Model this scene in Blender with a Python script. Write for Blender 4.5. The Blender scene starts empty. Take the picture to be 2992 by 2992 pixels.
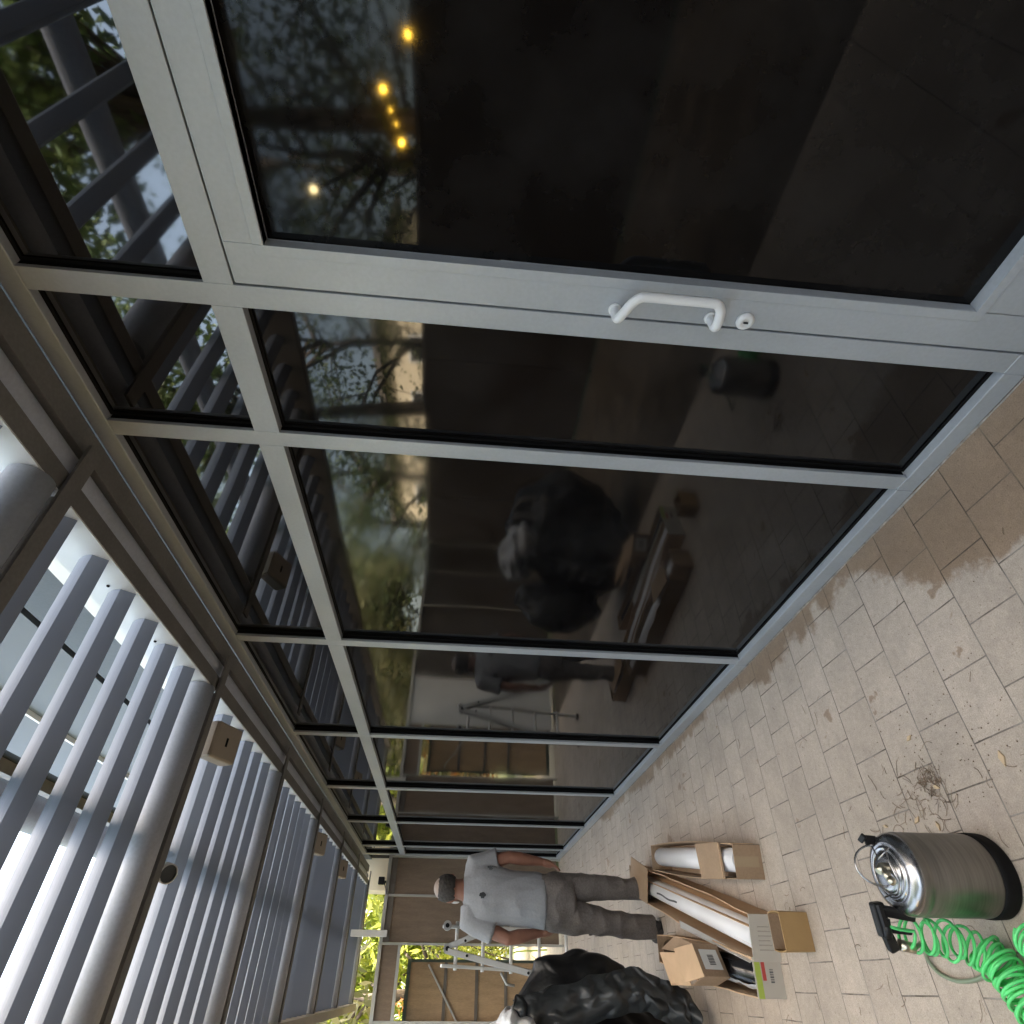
import bpy, bmesh, math, random
from math import sin, cos, pi, radians
from mathutils import Vector, Matrix, noise as mnoise

sc = bpy.context.scene
COL = sc.collection
U = 1.37            # metres from the camera's plumb line to the glazed wall
CH = 1.145 * U      # camera height

# ------------------------------------------------------------------ camera
RM = [[0.0072443, -0.0926969, -0.995668], [-0.7734524, 0.630581, -0.0643347], [0.633813, 0.7705679, -0.0671285]]
cam = bpy.data.cameras.new('camera')
cam.sensor_width = 36.0
cam.lens = 20.1434
cam.clip_start = 0.02
cam.clip_end = 800.0
co = bpy.data.objects.new('camera', cam)
COL.objects.link(co)
m3 = Matrix(((RM[0][0], -RM[1][0], -RM[2][0]), (RM[0][1], -RM[1][1], -RM[2][1]), (RM[0][2], -RM[1][2], -RM[2][2])))
co.matrix_world = Matrix.Translation((0, 0, CH)) @ m3.to_4x4()
sc.camera = co

# ------------------------------------------------------------------ light
SUN = Vector((0.60, -0.25, 0.80)).normalized()
w = bpy.data.worlds.new('World')
sc.world = w
w.use_nodes = True
nt = w.node_tree
nt.nodes.clear()
wo = nt.nodes.new('ShaderNodeOutputWorld')
bg = nt.nodes.new('ShaderNodeBackground')
sky = nt.nodes.new('ShaderNodeTexSky')
sky.sky_type = 'NISHITA'
sky.sun_disc = False
sky.sun_elevation = math.asin(SUN.z)
sky.sun_rotation = math.atan2(SUN.x, SUN.y)
sky.air_density = 0.7
sky.dust_density = 6.0
sky.ozone_density = 0.6
bg.inputs[1].default_value = 0.15
warm = nt.nodes.new('ShaderNodeMix')      # hazy, near-white daylight rather than deep blue
warm.data_type = 'RGBA'; warm.blend_type = 'MULTIPLY'; warm.inputs[0].default_value = 1.0
warm.inputs['B'].default_value = (1.10, 1.0, 0.78, 1)
nt.links.new(sky.outputs[0], warm.inputs['A'])
nt.links.new(warm.outputs['Result'], bg.inputs[0])
nt.links.new(bg.outputs[0], wo.inputs[0])
sd = bpy.data.lights.new('sun', 'SUN')
sd.energy = 3.0
sd.angle = radians(0.5)
sd.color = (1.0, 0.93, 0.82)
so = bpy.data.objects.new('sun', sd)
COL.objects.link(so)
so.rotation_euler = SUN.to_track_quat('Z', 'Y').to_euler()
so.location = (0, 0, 20)
vs = sc.view_settings
vs.view_transform = 'Standard'
vs.look = 'None'
vs.exposure = 3.95
vs.gamma = 1.0
sc.cycles.max_bounces = 8
sc.cycles.diffuse_bounces = 5
sc.cycles.glossy_bounces = 4
sc.cycles.transmission_bounces = 4
sc.cycles.use_denoising = True

# ------------------------------------------------------------------ helpers
def zz(Z): return (Z + 1.145) * U

class MB:
    """collects shapes for ONE mesh"""
    def __init__(s): s.v = []; s.f = []; s.sm = []
    def add(s, vs, fs, smooth=False):
        o = len(s.v)
        s.v += [tuple(p) for p in vs]
        s.f += [tuple(i + o for i in f) for f in fs]
        s.sm += [smooth] * len(fs)
    def box(s, x0, x1, y0, y1, z0, z1):
        s.add([(x0,y0,z0),(x1,y0,z0),(x1,y1,z0),(x0,y1,z0),(x0,y0,z1),(x1,y0,z1),(x1,y1,z1),(x0,y1,z1)],
              [(0,3,2,1),(4,5,6,7),(0,1,5,4),(1,2,6,5),(2,3,7,6),(3,0,4,7)])
    def hexa(s, p):
        s.add(p, [(0,3,2,1),(4,5,6,7),(0,1,5,4),(1,2,6,5),(2,3,7,6),(3,0,4,7)])
    def plate(s, quad, th):
        """a quad (4 points) given thickness th along its normal"""
        q = [Vector(p) for p in quad]
        n = (q[1]-q[0]).cross(q[2]-q[0]).normalized() * th
        s.hexa([p - n*0 for p in q] + [p + n for p in q])
    def prism(s, prof, axis, a0, a1, smooth=False):
        n = len(prof)
        def P(u, v, t): return {'x': (t,u,v), 'y': (u,t,v), 'z': (u,v,t)}[axis]
        s.add([P(u,v,a0) for u,v in prof] + [P(u,v,a1) for u,v in prof],
              [(i,(i+1)%n,(i+1)%n+n,i+n) for i in range(n)], smooth)
        s.add([P(u,v,a0) for u,v in prof], [tuple(range(n))])
        s.add([P(u,v,a1) for u,v in prof], [tuple(range(n))])
    def tube(s, pts, r, n=10, cap=True, flat=None):
        """pipe along a polyline; r number or list; flat=(k, ref) squashes"""
        pts = [Vector(p) for p in pts]
        m = len(pts)
        rr = r if isinstance(r, (list, tuple)) else [r]*m
        ref = None
        vsx = []
        for i, p in enumerate(pts):
            t = (pts[min(i+1,m-1)] - pts[max(i-1,0)]).normalized()
            if ref is None:
                ref = Vector((0,0,1)) if abs(t.z) < 0.9 else Vector((1,0,0))
            u = (ref - t*ref.dot(t))
            if u.length < 1e-5: u = t.orthogonal()
            u.normalize(); ref = u
            vv = t.cross(u)
            for k in range(n):
                a = 2*pi*k/n
                vsx.append(p + (u*cos(a) + vv*sin(a))*rr[i])
        fs = [(i*n+k, i*n+(k+1)%n, (i+1)*n+(k+1)%n, (i+1)*n+k) for i in range(m-1) for k in range(n)]
        s.add(vsx, fs, True)
        if cap:
            s.add(vsx[:n], [tuple(range(n-1,-1,-1))]); s.add(vsx[-n:], [tuple(range(n))])
    def bar(s, a, b, w, h, up=(0,0,1)):
        a = Vector(a); b = Vector(b); t = (b-a).normalized(); up = Vector(up)
        if abs(t.dot(up)) > .98: up = Vector((0,1,0))
        x = t.cross(up).normalized()*w/2; y = x.cross(t).normalized()*h/2
        s.hexa([a-x-y, a+x-y, a+x+y, a-x+y, b-x-y, b+x-y, b+x+y, b-x+y])
    def lathe(s, prof, c, n=40, smooth=True, ax=None):
        """prof [(r,z)] round z at c (or round axis matrix ax)"""
        c = Vector(c); vsx = []
        for r, z in prof:
            for k in range(n):
                p = Vector((r*cos(2*pi*k/n), r*sin(2*pi*k/n), z))
                vsx.append(c + (ax @ p if ax else p))
        fs = [(i*n+k, i*n+(k+1)%n, (i+1)*n+(k+1)%n, (i+1)*n+k) for i in range(len(prof)-1) for k in range(n)]
        s.add(vsx, fs, smooth)
    def sphere(s, c, r, n=14, m=9, sc_=(1,1,1)):
        c = Vector(c); prof = []
        vsx = []; fs = []
        for i in range(m+1):
            th = pi*i/m
            for k in range(n):
                a = 2*pi*k/n
                vsx.append(c + Vector((r*sin(th)*cos(a)*sc_[0], r*sin(th)*sin(a)*sc_[1], r*cos(th)*sc_[2])))
        for i in range(m):
            for k in range(n):
                fs.append((i*n+k, (i+1)*n+k, (i+1)*n+(k+1)%n, i*n+(k+1)%n))
        s.add(vsx, fs, True)
    def build(s, name, mat, parent=None, bevel=0.0, loc=None):
        me = bpy.data.meshes.new(name)
        off = Vector(loc) if loc else Vector((0,0,0))
        if parent is not None and loc is None:
            off = parent.matrix_world.translation if False else Vector(parent.get('_o', (0,0,0)))
        me.from_pydata([Vector(p)-off for p in s.v], [], s.f)
        me.polygons.foreach_set('use_smooth', s.sm)
        me.validate(); me.update()
        bm = bmesh.new(); bm.from_mesh(me)
        bmesh.ops.remove_doubles(bm, verts=bm.verts, dist=1e-6)
        bmesh.ops.recalc_face_normals(bm, faces=bm.faces)
        bm.to_mesh(me); bm.free()
        me.materials.append(mat)
        o = bpy.data.objects.new(name, me)
        COL.objects.link(o)
        if bevel:
            b = o.modifiers.new('bevel', 'BEVEL'); b.width = bevel; b.segments = 2; b.limit_method = 'ANGLE'; b.angle_limit = radians(40)
        if parent is not None:
            o.parent = parent
            o['_o'] = tuple(off)
            if loc: o.location = off - Vector(parent.get('_o', (0,0,0)))
        else:
            o.location = off; o['_o'] = tuple(off)
        return o

def tag(o, label=None, cat=None, group=None, kind=None):
    if label: o['label'] = label
    if cat: o['category'] = cat
    if group: o['group'] = group
    if kind: o['kind'] = kind
    return o

def thing(name, loc, label, cat, group=None):
    o = bpy.data.objects.new(name, None)
    o.empty_display_size = 0.1
    COL.objects.link(o); o.location = loc; o['_o'] = tuple(loc)
    return tag(o, label, cat, group)

# ------------------------------------------------------------------ materials
def new_mat(name):
    m = bpy.data.materials.new(name); m.use_nodes = True
    return m, m.node_tree, m.node_tree.nodes['Principled BSDF']

def mat(name, col, rough=0.5, metal=0.0, var=0.12, scale=6.0, bump=0.0, bscale=60.0, detail=5.0, spec=None, stretch=None, trans=0.0, var2=0.0, scale2=90.0):
    m, t, p = new_mat(name)
    p.inputs['Roughness'].default_value = rough
    p.inputs['Metallic'].default_value = metal
    if spec is not None: p.inputs['Specular IOR Level'].default_value = spec
    tc = t.nodes.new('ShaderNodeTexCoord'); mp = t.nodes.new('ShaderNodeMapping')
    t.links.new(tc.outputs['Object'], mp.inputs[0])
    if stretch: mp.inputs['Scale'].default_value = stretch
    n = t.nodes.new('ShaderNodeTexNoise'); n.inputs['Scale'].default_value = scale; n.inputs['Detail'].default_value = detail
    t.links.new(mp.outputs[0], n.inputs['Vector'])
    r = t.nodes.new('ShaderNodeValToRGB')
    a = [max(0, c*(1-var)) for c in col]; b = [min(1, c*(1+var)) for c in col]
    r.color_ramp.elements[0].position = .3; r.color_ramp.elements[1].position = .7
    r.color_ramp.elements[0].color = (*a,1); r.color_ramp.elements[1].color = (*b,1)
    t.links.new(n.outputs['Fac'], r.inputs[0])
    out = r.outputs[0]
    if var2:
        n3 = t.nodes.new('ShaderNodeTexNoise'); n3.inputs['Scale'].default_value = scale2; n3.inputs['Detail'].default_value = 4
        t.links.new(mp.outputs[0], n3.inputs['Vector'])
        mr = t.nodes.new('ShaderNodeMapRange'); mr.inputs['From Min'].default_value=.35; mr.inputs['From Max'].default_value=.65
        mr.inputs['To Min'].default_value = 1-var2; mr.inputs['To Max'].default_value = 1+var2
        t.links.new(n3.outputs['Fac'], mr.inputs['Value'])
        mx = t.nodes.new('ShaderNodeMix'); mx.data_type='RGBA'; mx.blend_type='MULTIPLY'; mx.inputs[0].default_value=1
        t.links.new(out, mx.inputs['A']); t.links.new(mr.outputs[0], mx.inputs['B']); out = mx.outputs['Result']
    t.links.new(out, p.inputs['Base Color'])
    if bump:
        n2 = t.nodes.new('ShaderNodeTexNoise'); n2.inputs['Scale'].default_value = bscale; n2.inputs['Detail'].default_value = 6
        t.links.new(mp.outputs[0], n2.inputs['Vector'])
        bp = t.nodes.new('ShaderNodeBump'); bp.inputs['Strength'].default_value = bump; bp.inputs['Distance'].default_value = .02
        t.links.new(n2.outputs['Fac'], bp.inputs['Height']); t.links.new(bp.outputs[0], p.inputs['Normal'])
    if trans:
        p.inputs['Transmission Weight'].default_value = trans
    return m

M = {}
M['alu'] = mat('painted_aluminium', (.375,.405,.435), .42, .15, .09, 2.2, .02, 300, var2=.03)
M['alu_dark'] = mat('brown_grey_steel', (.155,.152,.148), .55, .0, .15, 4, .05, 120, var2=.08)
M['gasket'] = mat('black_gasket', (.006,.006,.0065), .7, 0, .2, spec=.12)
M['white_paint'] = mat('white_paint', (.72,.73,.73), .35, 0, .04, 8)
M['canopy'] = mat('canopy_grey_paint', (.44,.475,.54), .6, .0, .08, 5, .03, 150, var2=.05)
M['blade'] = mat('blade_light_paint', (.23,.262,.325), .62, .0, .05, 3, .02, 100)
M['facade'] = mat('dark_cladding', (.038,.048,.057), .5, 0, .2, 1.2, .05, 20, var2=.1)
M['facade_light'] = mat('light_cladding', (.085,.096,.106), .5, 0, .06, 2)
M['facade_brown'] = mat('brown_tile', (.13,.115,.10), .6, 0, .25, 5)
M['cream'] = mat('cream_render', (.75,.66,.49), .8, 0, .06, 3)
M['ply'] = mat('brown_plywood', (.175,.127,.09), .6, 0, .14, 3, .04, 40, stretch=(6,1,1), var2=.1, scale2=30)
M['ply_dark'] = mat('dark_brown_panel', (.055,.045,.037), .6, 0, .14, 3, .04, 40, stretch=(1,6,1), var2=.1, scale2=30)
M['ply_tan'] = mat('tan_plywood', (.36,.25,.145), .6, 0, .14, 3, .04, 40, stretch=(5,1,1), var2=.10, scale2=25)
M['ply_grey'] = mat('pale_grey_panel', (.52,.53,.53), .5, 0, .06, 3)
M['galv'] = mat('galvanised_steel', (.42,.42,.40), .5, .2, .12, 6, .03, 90)
M['green_frame'] = mat('dull_green_steel', (.055,.075,.06), .55, 0, .2)
M['card'] = mat('brown_cardboard', (.34,.235,.15), .85, 0, .09, 8, .05, 150, var2=.06)
M['card_in'] = mat('tan_cardboard_inside', (.58,.40,.25), .85, 0, .07, 8, .05, 150)
M['card_grey'] = mat('pale_printed_cardboard', (.46,.43,.38), .8, 0, .06, 8)
M['card_gold'] = mat('golden_cardboard', (.36,.23,.10), .85, 0, .08, 8, .05, 150)
M['roll'] = mat('white_film_roll', (.80,.80,.82), .35, 0, .03, 5)
M['roll_black'] = mat('black_film_roll', (.015,.015,.017), .12, 0, .2)
M['label'] = mat('white_label', (.70,.70,.68), .6, 0, .04)
M['ink'] = mat('printed_ink', (.10,.10,.11), .7, 0, .2)
M['lime'] = mat('lime_print', (.36,.46,.08), .7, 0, .1)
M['red'] = mat('red_print', (.42,.06,.05), .7, 0, .1)
M['steel'] = mat('brushed_steel', (.24,.232,.22), .42, 1.0, .15, 2, .02, 30, stretch=(1,1,14), var2=.1, scale2=12)
M['steel_shiny'] = mat('polished_steel', (.46,.46,.47), .27, 1.0, .12, 9, .08, 14)
M['rubber'] = mat('black_rubber', (.006,.006,.0065), .7, 0, .25, 20, .1, 80, spec=.15)
M['plastic_black'] = mat('black_plastic', (.010,.010,.011), .4, 0, .2, spec=.3)
M['brass'] = mat('pale_brass', (.55,.52,.42), .3, 1.0, .1)
def film_mat(name, col, rough, spec, sc1, st):
    m, t, p = new_mat(name)
    p.inputs['Base Color'].default_value = (*col,1); p.inputs['Roughness'].default_value = rough; p.inputs['Specular IOR Level'].default_value = spec
    tc = t.nodes.new('ShaderNodeTexCoord'); mp = t.nodes.new('ShaderNodeMapping'); mp.inputs['Scale'].default_value = (1,1,.55)
    t.links.new(tc.outputs['Object'], mp.inputs[0]); last = None
    for sc_, d in ((sc1,.030),(sc1*2.7,.012)):
        n = t.nodes.new('ShaderNodeTexNoise'); n.noise_type = 'RIDGED_MULTIFRACTAL'; n.inputs['Scale'].default_value = sc_; n.inputs['Detail'].default_value = 3; n.inputs['Roughness'].default_value=.5
        t.links.new(mp.outputs[0], n.inputs['Vector'])
        b = t.nodes.new('ShaderNodeBump'); b.inputs['Strength'].default_value = st; b.inputs['Distance'].default_value = d
        t.links.new(n.outputs['Fac'], b.inputs['Height'])
        if last: t.links.new(last, b.inputs['Normal'])
        last = b.outputs[0]
    t.links.new(last, p.inputs['Normal'])
    return m
M['liner'] = film_mat('dull_black_liner', (.030,.034,.037), .46, .6, 14, .25)
M['bag'] = film_mat('black_bin_bag', (.008,.0086,.0095), .42, .5, 13, .22)
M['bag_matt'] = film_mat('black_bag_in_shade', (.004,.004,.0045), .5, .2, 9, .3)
M['bag_white'] = mat('white_plastic_sheet', (.62,.64,.67), .35, 0, .08, 6, .4, 14)
M['skin'] = mat('tanned_skin', (.29,.135,.09), .55, 0, .12, 14, .05, 120)
M['hair'] = mat('dark_hair', (.050,.044,.040), .8, 0, .3, 60, .3, 160)
M['scalp'] = mat('bare_scalp', (.34,.26,.21), .5, 0, .1, 20)
M['shirt'] = mat('light_grey_cotton', (.30,.308,.325), .85, 0, .07, 7, .12, 60, var2=.05)
M['trousers'] = mat('brown_grey_denim', (.165,.147,.137), .9, 0, .22, 6, .15, 70, var2=.15)
M['shoe'] = mat('dark_shoe', (.035,.033,.035), .7, 0, .3)
M['print'] = mat('dark_shirt_print', (.05,.055,.06), .8, 0, .4, 40)
M['ladder'] = mat('worn_aluminium', (.36,.36,.35), .5, .4, .08, 7, .03, 60)
M['ladder_white'] = mat('pale_ladder_enamel', (.66,.66,.64), .45, .1, .06)
M['beige'] = mat('beige_plastic', (.33,.29,.24), .5, 0, .06)
M['bark'] = mat('tree_bark', (.075,.06,.048), .9, 0, .3, 8, .4, 20)
M['chip'] = mat('pale_wood_chip', (.55,.42,.27), .8, 0, .15)
M['litter'] = mat('dry_brown_litter', (.20,.14,.095), .9, 0, .4, 30)
M['soil'] = mat('garden_ground', (.10,.11,.045), .95, 0, .4, .6, .1, 4)
M['grey_hose'] = mat('grey_green_hose', (.20,.25,.17), .4, 0, .1)

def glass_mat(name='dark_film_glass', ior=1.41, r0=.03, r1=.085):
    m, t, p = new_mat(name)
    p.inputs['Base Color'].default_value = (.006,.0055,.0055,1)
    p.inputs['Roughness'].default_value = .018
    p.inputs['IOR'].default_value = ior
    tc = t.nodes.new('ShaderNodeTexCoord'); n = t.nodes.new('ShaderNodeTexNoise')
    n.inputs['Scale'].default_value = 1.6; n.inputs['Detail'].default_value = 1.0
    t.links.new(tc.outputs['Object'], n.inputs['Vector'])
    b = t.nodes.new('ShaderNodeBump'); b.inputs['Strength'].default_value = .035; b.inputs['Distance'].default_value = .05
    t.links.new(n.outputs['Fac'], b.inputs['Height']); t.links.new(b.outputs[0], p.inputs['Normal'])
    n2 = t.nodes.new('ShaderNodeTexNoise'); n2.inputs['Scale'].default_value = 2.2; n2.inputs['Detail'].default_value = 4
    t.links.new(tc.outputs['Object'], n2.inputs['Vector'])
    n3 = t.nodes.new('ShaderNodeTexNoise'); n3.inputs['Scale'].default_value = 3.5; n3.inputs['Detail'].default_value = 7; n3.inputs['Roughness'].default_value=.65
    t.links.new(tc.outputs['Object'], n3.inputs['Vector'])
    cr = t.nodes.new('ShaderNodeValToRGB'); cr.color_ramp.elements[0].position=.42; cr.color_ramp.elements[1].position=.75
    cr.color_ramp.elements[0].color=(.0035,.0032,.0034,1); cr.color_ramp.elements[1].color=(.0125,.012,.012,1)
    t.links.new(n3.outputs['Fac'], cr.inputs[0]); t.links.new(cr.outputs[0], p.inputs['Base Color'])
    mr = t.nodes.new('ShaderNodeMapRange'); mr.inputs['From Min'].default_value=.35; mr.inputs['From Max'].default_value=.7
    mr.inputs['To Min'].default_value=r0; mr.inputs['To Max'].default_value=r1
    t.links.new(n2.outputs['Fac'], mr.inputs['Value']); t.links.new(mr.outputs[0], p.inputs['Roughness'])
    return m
M['glass'] = glass_mat()
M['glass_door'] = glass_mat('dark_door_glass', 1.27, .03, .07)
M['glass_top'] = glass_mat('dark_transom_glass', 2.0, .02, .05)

def coil_mat():
    m, t, p = new_mat('green_polyurethane')
    p.inputs['Base Color'].default_value = (.15,.86,.27,1)
    p.inputs['Roughness'].default_value = .25
    p.inputs['Transmission Weight'].default_value = .25
    p.inputs['Subsurface Weight'].default_value = .0
    return m
M['coil'] = coil_mat()

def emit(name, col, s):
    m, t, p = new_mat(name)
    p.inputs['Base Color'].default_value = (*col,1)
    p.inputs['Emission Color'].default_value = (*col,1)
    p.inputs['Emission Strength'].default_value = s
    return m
M['amber'] = emit('amber_glint', (1.0,.55,.05), 45)  # glow colour of the added glint balls

def leaf_mat(name, c1, c2, c3, trans=.5):
    m, t, p = new_mat(name)
    g = t.nodes.new('ShaderNodeNewGeometry'); r = t.nodes.new('ShaderNodeValToRGB')
    r.color_ramp.elements[0].color = (*c1,1); r.color_ramp.elements[1].color = (*c3,1)
    e = r.color_ramp.elements.new(.55); e.color = (*c2,1)
    t.links.new(g.outputs['Random Per Island'], r.inputs[0])
    t.links.new(r.outputs[0], p.inputs['Base Color'])
    p.inputs['Roughness'].default_value = .5
    tr = t.nodes.new('ShaderNodeBsdfTranslucent'); mx = t.nodes.new('ShaderNodeMixShader'); mx.inputs[0].default_value = trans
    t.links.new(r.outputs[0], tr.inputs[0])
    t.links.new(p.outputs[0], mx.inputs[1]); t.links.new(tr.outputs[0], mx.inputs[2])
    t.links.new(mx.outputs[0], t.nodes['Material Output'].inputs[0])
    return m
M['leaf'] = leaf_mat('green_leaves', (.055,.095,.028), (.095,.15,.04), (.17,.22,.065))
M['leaf_dark'] = leaf_mat('dark_green_leaves', (.02,.045,.016), (.04,.075,.022), (.07,.11,.03))
M['leaf_yellow'] = leaf_mat('yellow_green_leaves', (.16,.22,.03), (.28,.33,.05), (.45,.45,.07), .55)
M['leaf_pale'] = leaf_mat('pale_olive_leaves', (.13,.15,.06), (.21,.22,.10), (.36,.34,.17), .5)
M['leaf_orange'] = leaf_mat('orange_leaves', (.40,.14,.03), (.5,.22,.04), (.55,.35,.06), .5)
M['grass'] = leaf_mat('long_grass', (.16,.24,.04), (.28,.36,.07), (.5,.5,.12), .5)

def paver_mat():
    m, t, p = new_mat('concrete_pavers')
    N = t.nodes.new; L = t.links.new
    tc = N('ShaderNodeTexCoord')
    # slight wobble so joints are not ruler-straight
    wn = N('ShaderNodeTexNoise'); wn.inputs['Scale'].default_value = 2.5; wn.inputs['Detail'].default_value = 3
    L(tc.outputs['Object'], wn.inputs['Vector'])
    wsub = N('ShaderNodeVectorMath'); wsub.operation='SUBTRACT'; wsub.inputs[1].default_value=(.5,.5,.5)
    L(wn.outputs['Color'], wsub.inputs[0])
    wsc = N('ShaderNodeVectorMath'); wsc.operation='SCALE'; wsc.inputs['Scale'].default_value=.010
    L(wsub.outputs[0], wsc.inputs[0])
    wad = N('ShaderNodeVectorMath'); wad.operation='ADD'
    L(tc.outputs['Object'], wad.inputs[0]); L(wsc.outputs[0], wad.inputs[1])
    mp = N('ShaderNodeMapping'); mp.inputs['Location'].default_value = (-.572+20.0, -1.665+.1925*104, 0)
    L(wad.outputs[0], mp.inputs[0])
    br = N('ShaderNodeTexBrick')
    br.offset = .5; br.offset_frequency = 2; br.squash = 1.0
    br.inputs['Scale'].default_value = 1.0; br.inputs['Brick Width'].default_value = .2; br.inputs['Row Height'].default_value = .1925
    br.inputs['Mortar Size'].default_value = .0026; br.inputs['Mortar Smooth'].default_value = .35; br.inputs['Bias'].default_value = 0
    br.inputs['Color1'].default_value = (.455,.388,.324,1); br.inputs['Color2'].default_value = (.495,.424,.356,1)
    br.inputs['Mortar'].default_value = (.40,.365,.325,1)
    L(mp.outputs[0], br.inputs['Vector'])
    def noise(scale, det=6, rough=.6):
        n = N('ShaderNodeTexNoise'); n.inputs['Scale'].default_value=scale; n.inputs['Detail'].default_value=det; n.inputs['Roughness'].default_value=rough
        L(tc.outputs['Object'], n.inputs['Vector']); return n.outputs['Fac']
    def mr(v, a, b, c, d):
        n = N('ShaderNodeMapRange'); n.inputs['From Min'].default_value=a; n.inputs['From Max'].default_value=b; n.inputs['To Min'].default_value=c; n.inputs['To Max'].default_value=d
        L(v, n.inputs['Value']); return n.outputs[0]
    def math(op, a, b):
        n = N('ShaderNodeMath'); n.operation = op
        for i, x in enumerate((a,b)):
            if isinstance(x,(int,float)): n.inputs[i].default_value = x
            else: L(x, n.inputs[i])
        return n.outputs[0]
    def mult(c, f):
        n = N('ShaderNodeMix'); n.data_type='RGBA'; n.blend_type='MULTIPLY'; n.inputs[0].default_value=1
        L(c, n.inputs['A']); L(f, n.inputs['B']); return n.outputs['Result']
    def mixc(f, c, col):
        n = N('ShaderNodeMix'); n.data_type='RGBA'; L(f, n.inputs[0]); L(c, n.inputs['A']); n.inputs['B'].default_value=(*col,1); return n.outputs['Result']
    c = br.outputs['Color']
    c = mult(c, mr(noise(1.4), .3,.7,.84,1.10))
    c = mult(c, mr(noise(9,6,.65), .3,.7,.90,1.08))
    c = mult(c, mr(noise(45,8,.7), .35,.65,.90,1.07))
    c = mult(c, mr(noise(240,3,.6), .3,.62,.74,1.05))
    # dark gritty specks
    sp = mr(noise(120,2,.5), .665,.70,0,1)
    c = mixc(math('MULTIPLY', sp, .55), c, (.10,.075,.055))
    # joints: dirt fills them unevenly
    jm = math('MULTIPLY', br.outputs['Fac'], mr(noise(9,5), .32,.62,.06,1.0))
    c = mixc(jm, c, (.105,.085,.068))
    # damp brown stain along the foot of the glazing (its own ragged outline)
    sx = N('ShaderNodeSeparateXYZ'); L(tc.outputs['Object'], sx.inputs[0])
    X, Y = sx.outputs['X'], sx.outputs['Y']
    rag = mr(noise(5.5,7,.68), .28,.72,-.17,.17)
    edge = N('ShaderNodeFloatCurve')
    L(mr(Y, 0.0, 9.0, 0, 1), edge.inputs['Value'])
    cv = edge.mapping.curves[0]
    pts = [(0,.62),(.111,.71),(.139,.715),(.161,.725),(.176,.765),(.187,.86),(.2,.925),(.228,.91),(.267,.912),(.289,.87),(.311,.86),(.333,.93),(.40,.95),(.48,.925),(.56,.90),(.63,.96),(.7,.91),(.76,.97),(1,.98)]
    while len(cv.points) < len(pts): cv.points.new(.5,.5)
    for q, (a,b) in zip(cv.points, pts): q.location = (a,b); q.handle_type = 'VECTOR'
    edge.mapping.update()
    lim = math('MULTIPLY', edge.outputs[0], 1.40)
    st = mr(math('SUBTRACT', math('ADD', X, math('MULTIPLY', rag, .5)), lim), -.012, .03, 0, 1)
    # a few separate damp blots
    bl = mr(noise(3.1,5,.6), .635,.65,0,.9)
    blx = math('MULTIPLY', bl, mr(X, .35,.6,0,1))
    st = math('MAXIMUM', st, blx)
    damp = N('ShaderNodeMix'); damp.data_type='RGBA'; damp.blend_type='MULTIPLY'; damp.inputs[0].default_value=1
    L(c, damp.inputs['A']); damp.inputs['B'].default_value=(.60,.51,.42,1)
    mm = N('ShaderNodeMix'); mm.data_type='RGBA'; L(st, mm.inputs[0]); L(c, mm.inputs['A']); L(damp.outputs['Result'], mm.inputs['B'])
    L(mm.outputs['Result'], p.inputs['Base Color'])
    L(mr(st,0,1,.82,.5), p.inputs['Roughness'])
    h = math('SUBTRACT', math('MULTIPLY', noise(160,4,.6), .25), math('MULTIPLY', br.outputs['Fac'], .9))
    b = N('ShaderNodeBump'); b.inputs['Strength'].default_value=.45; b.inputs['Distance'].default_value=.006
    L(h, b.inputs['Height']); L(b.outputs[0], p.inputs['Normal'])
    return m
M['paver'] = paver_mat()

# ------------------------------------------------------------------ setting
g = MB(); g.add([(-300,-300,-.03),(300,-300,-.03),(300,300,-.03),(-300,300,-.03)], [(0,1,2,3)])
tag(g.build('ground', M['soil']), kind='structure')
g = MB(); g.box(-4.03, -.522, -5.19, 9.40, -.028, -.005)
tag(g.build('added_dark_ground', mat('light_absorbing_ground', (.085,.069,.052), .95, 0, .4, 3, .5, 30, var2=.3)), kind='structure')  # dark ground added beside the paving to dim its reflection and bounced light
g = MB(); g.box(-.52, 1.372, -5.19, 9.62, -.025, 0.0)
tag(g.build('pavement', M['paver']), kind='structure')

# ---- building: glazed wall
WX = U
front = thing('glazed_shop_front', (WX, 0, 0), 'long dark-glass shop front in grey aluminium frames with a door at its near end', 'glass wall')
XF, XB, XG = WX, WX+.050, WX+.035
Zs, Zr0, Zr1, Zh0, Zh1 = .0685, zz(.468), zz(.527), zz(.861), zz(.906)
mull = [( .604,.6505),(.977,1.022),(2.050,2.095),(3.135,3.179),(4.222,4.266),(5.300,5.343),(6.385,6.428),(6.84,6.90)]
mull = [(a*U,b*U) for a,b in mull]
back = [(-.155*U, -.10*U), (-1.22*U,-1.17*U), (-2.3*U,-2.25*U)]
allm = sorted(back + mull)
for a,b in allm:
    k = MB(); k.box(XF, XF+.014, a, b, Zs, Zh0); mo = k.build('mullion', M['alu'], front, .0015)
    jamb = abs(a - .604*U) < 1e-6
    k = MB(); k.box(XF+.0142, XB, a+(.001 if jamb else .007), b-.007, Zs, Zh0); k.build('mullion_core', M['gasket'], mo)
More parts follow.
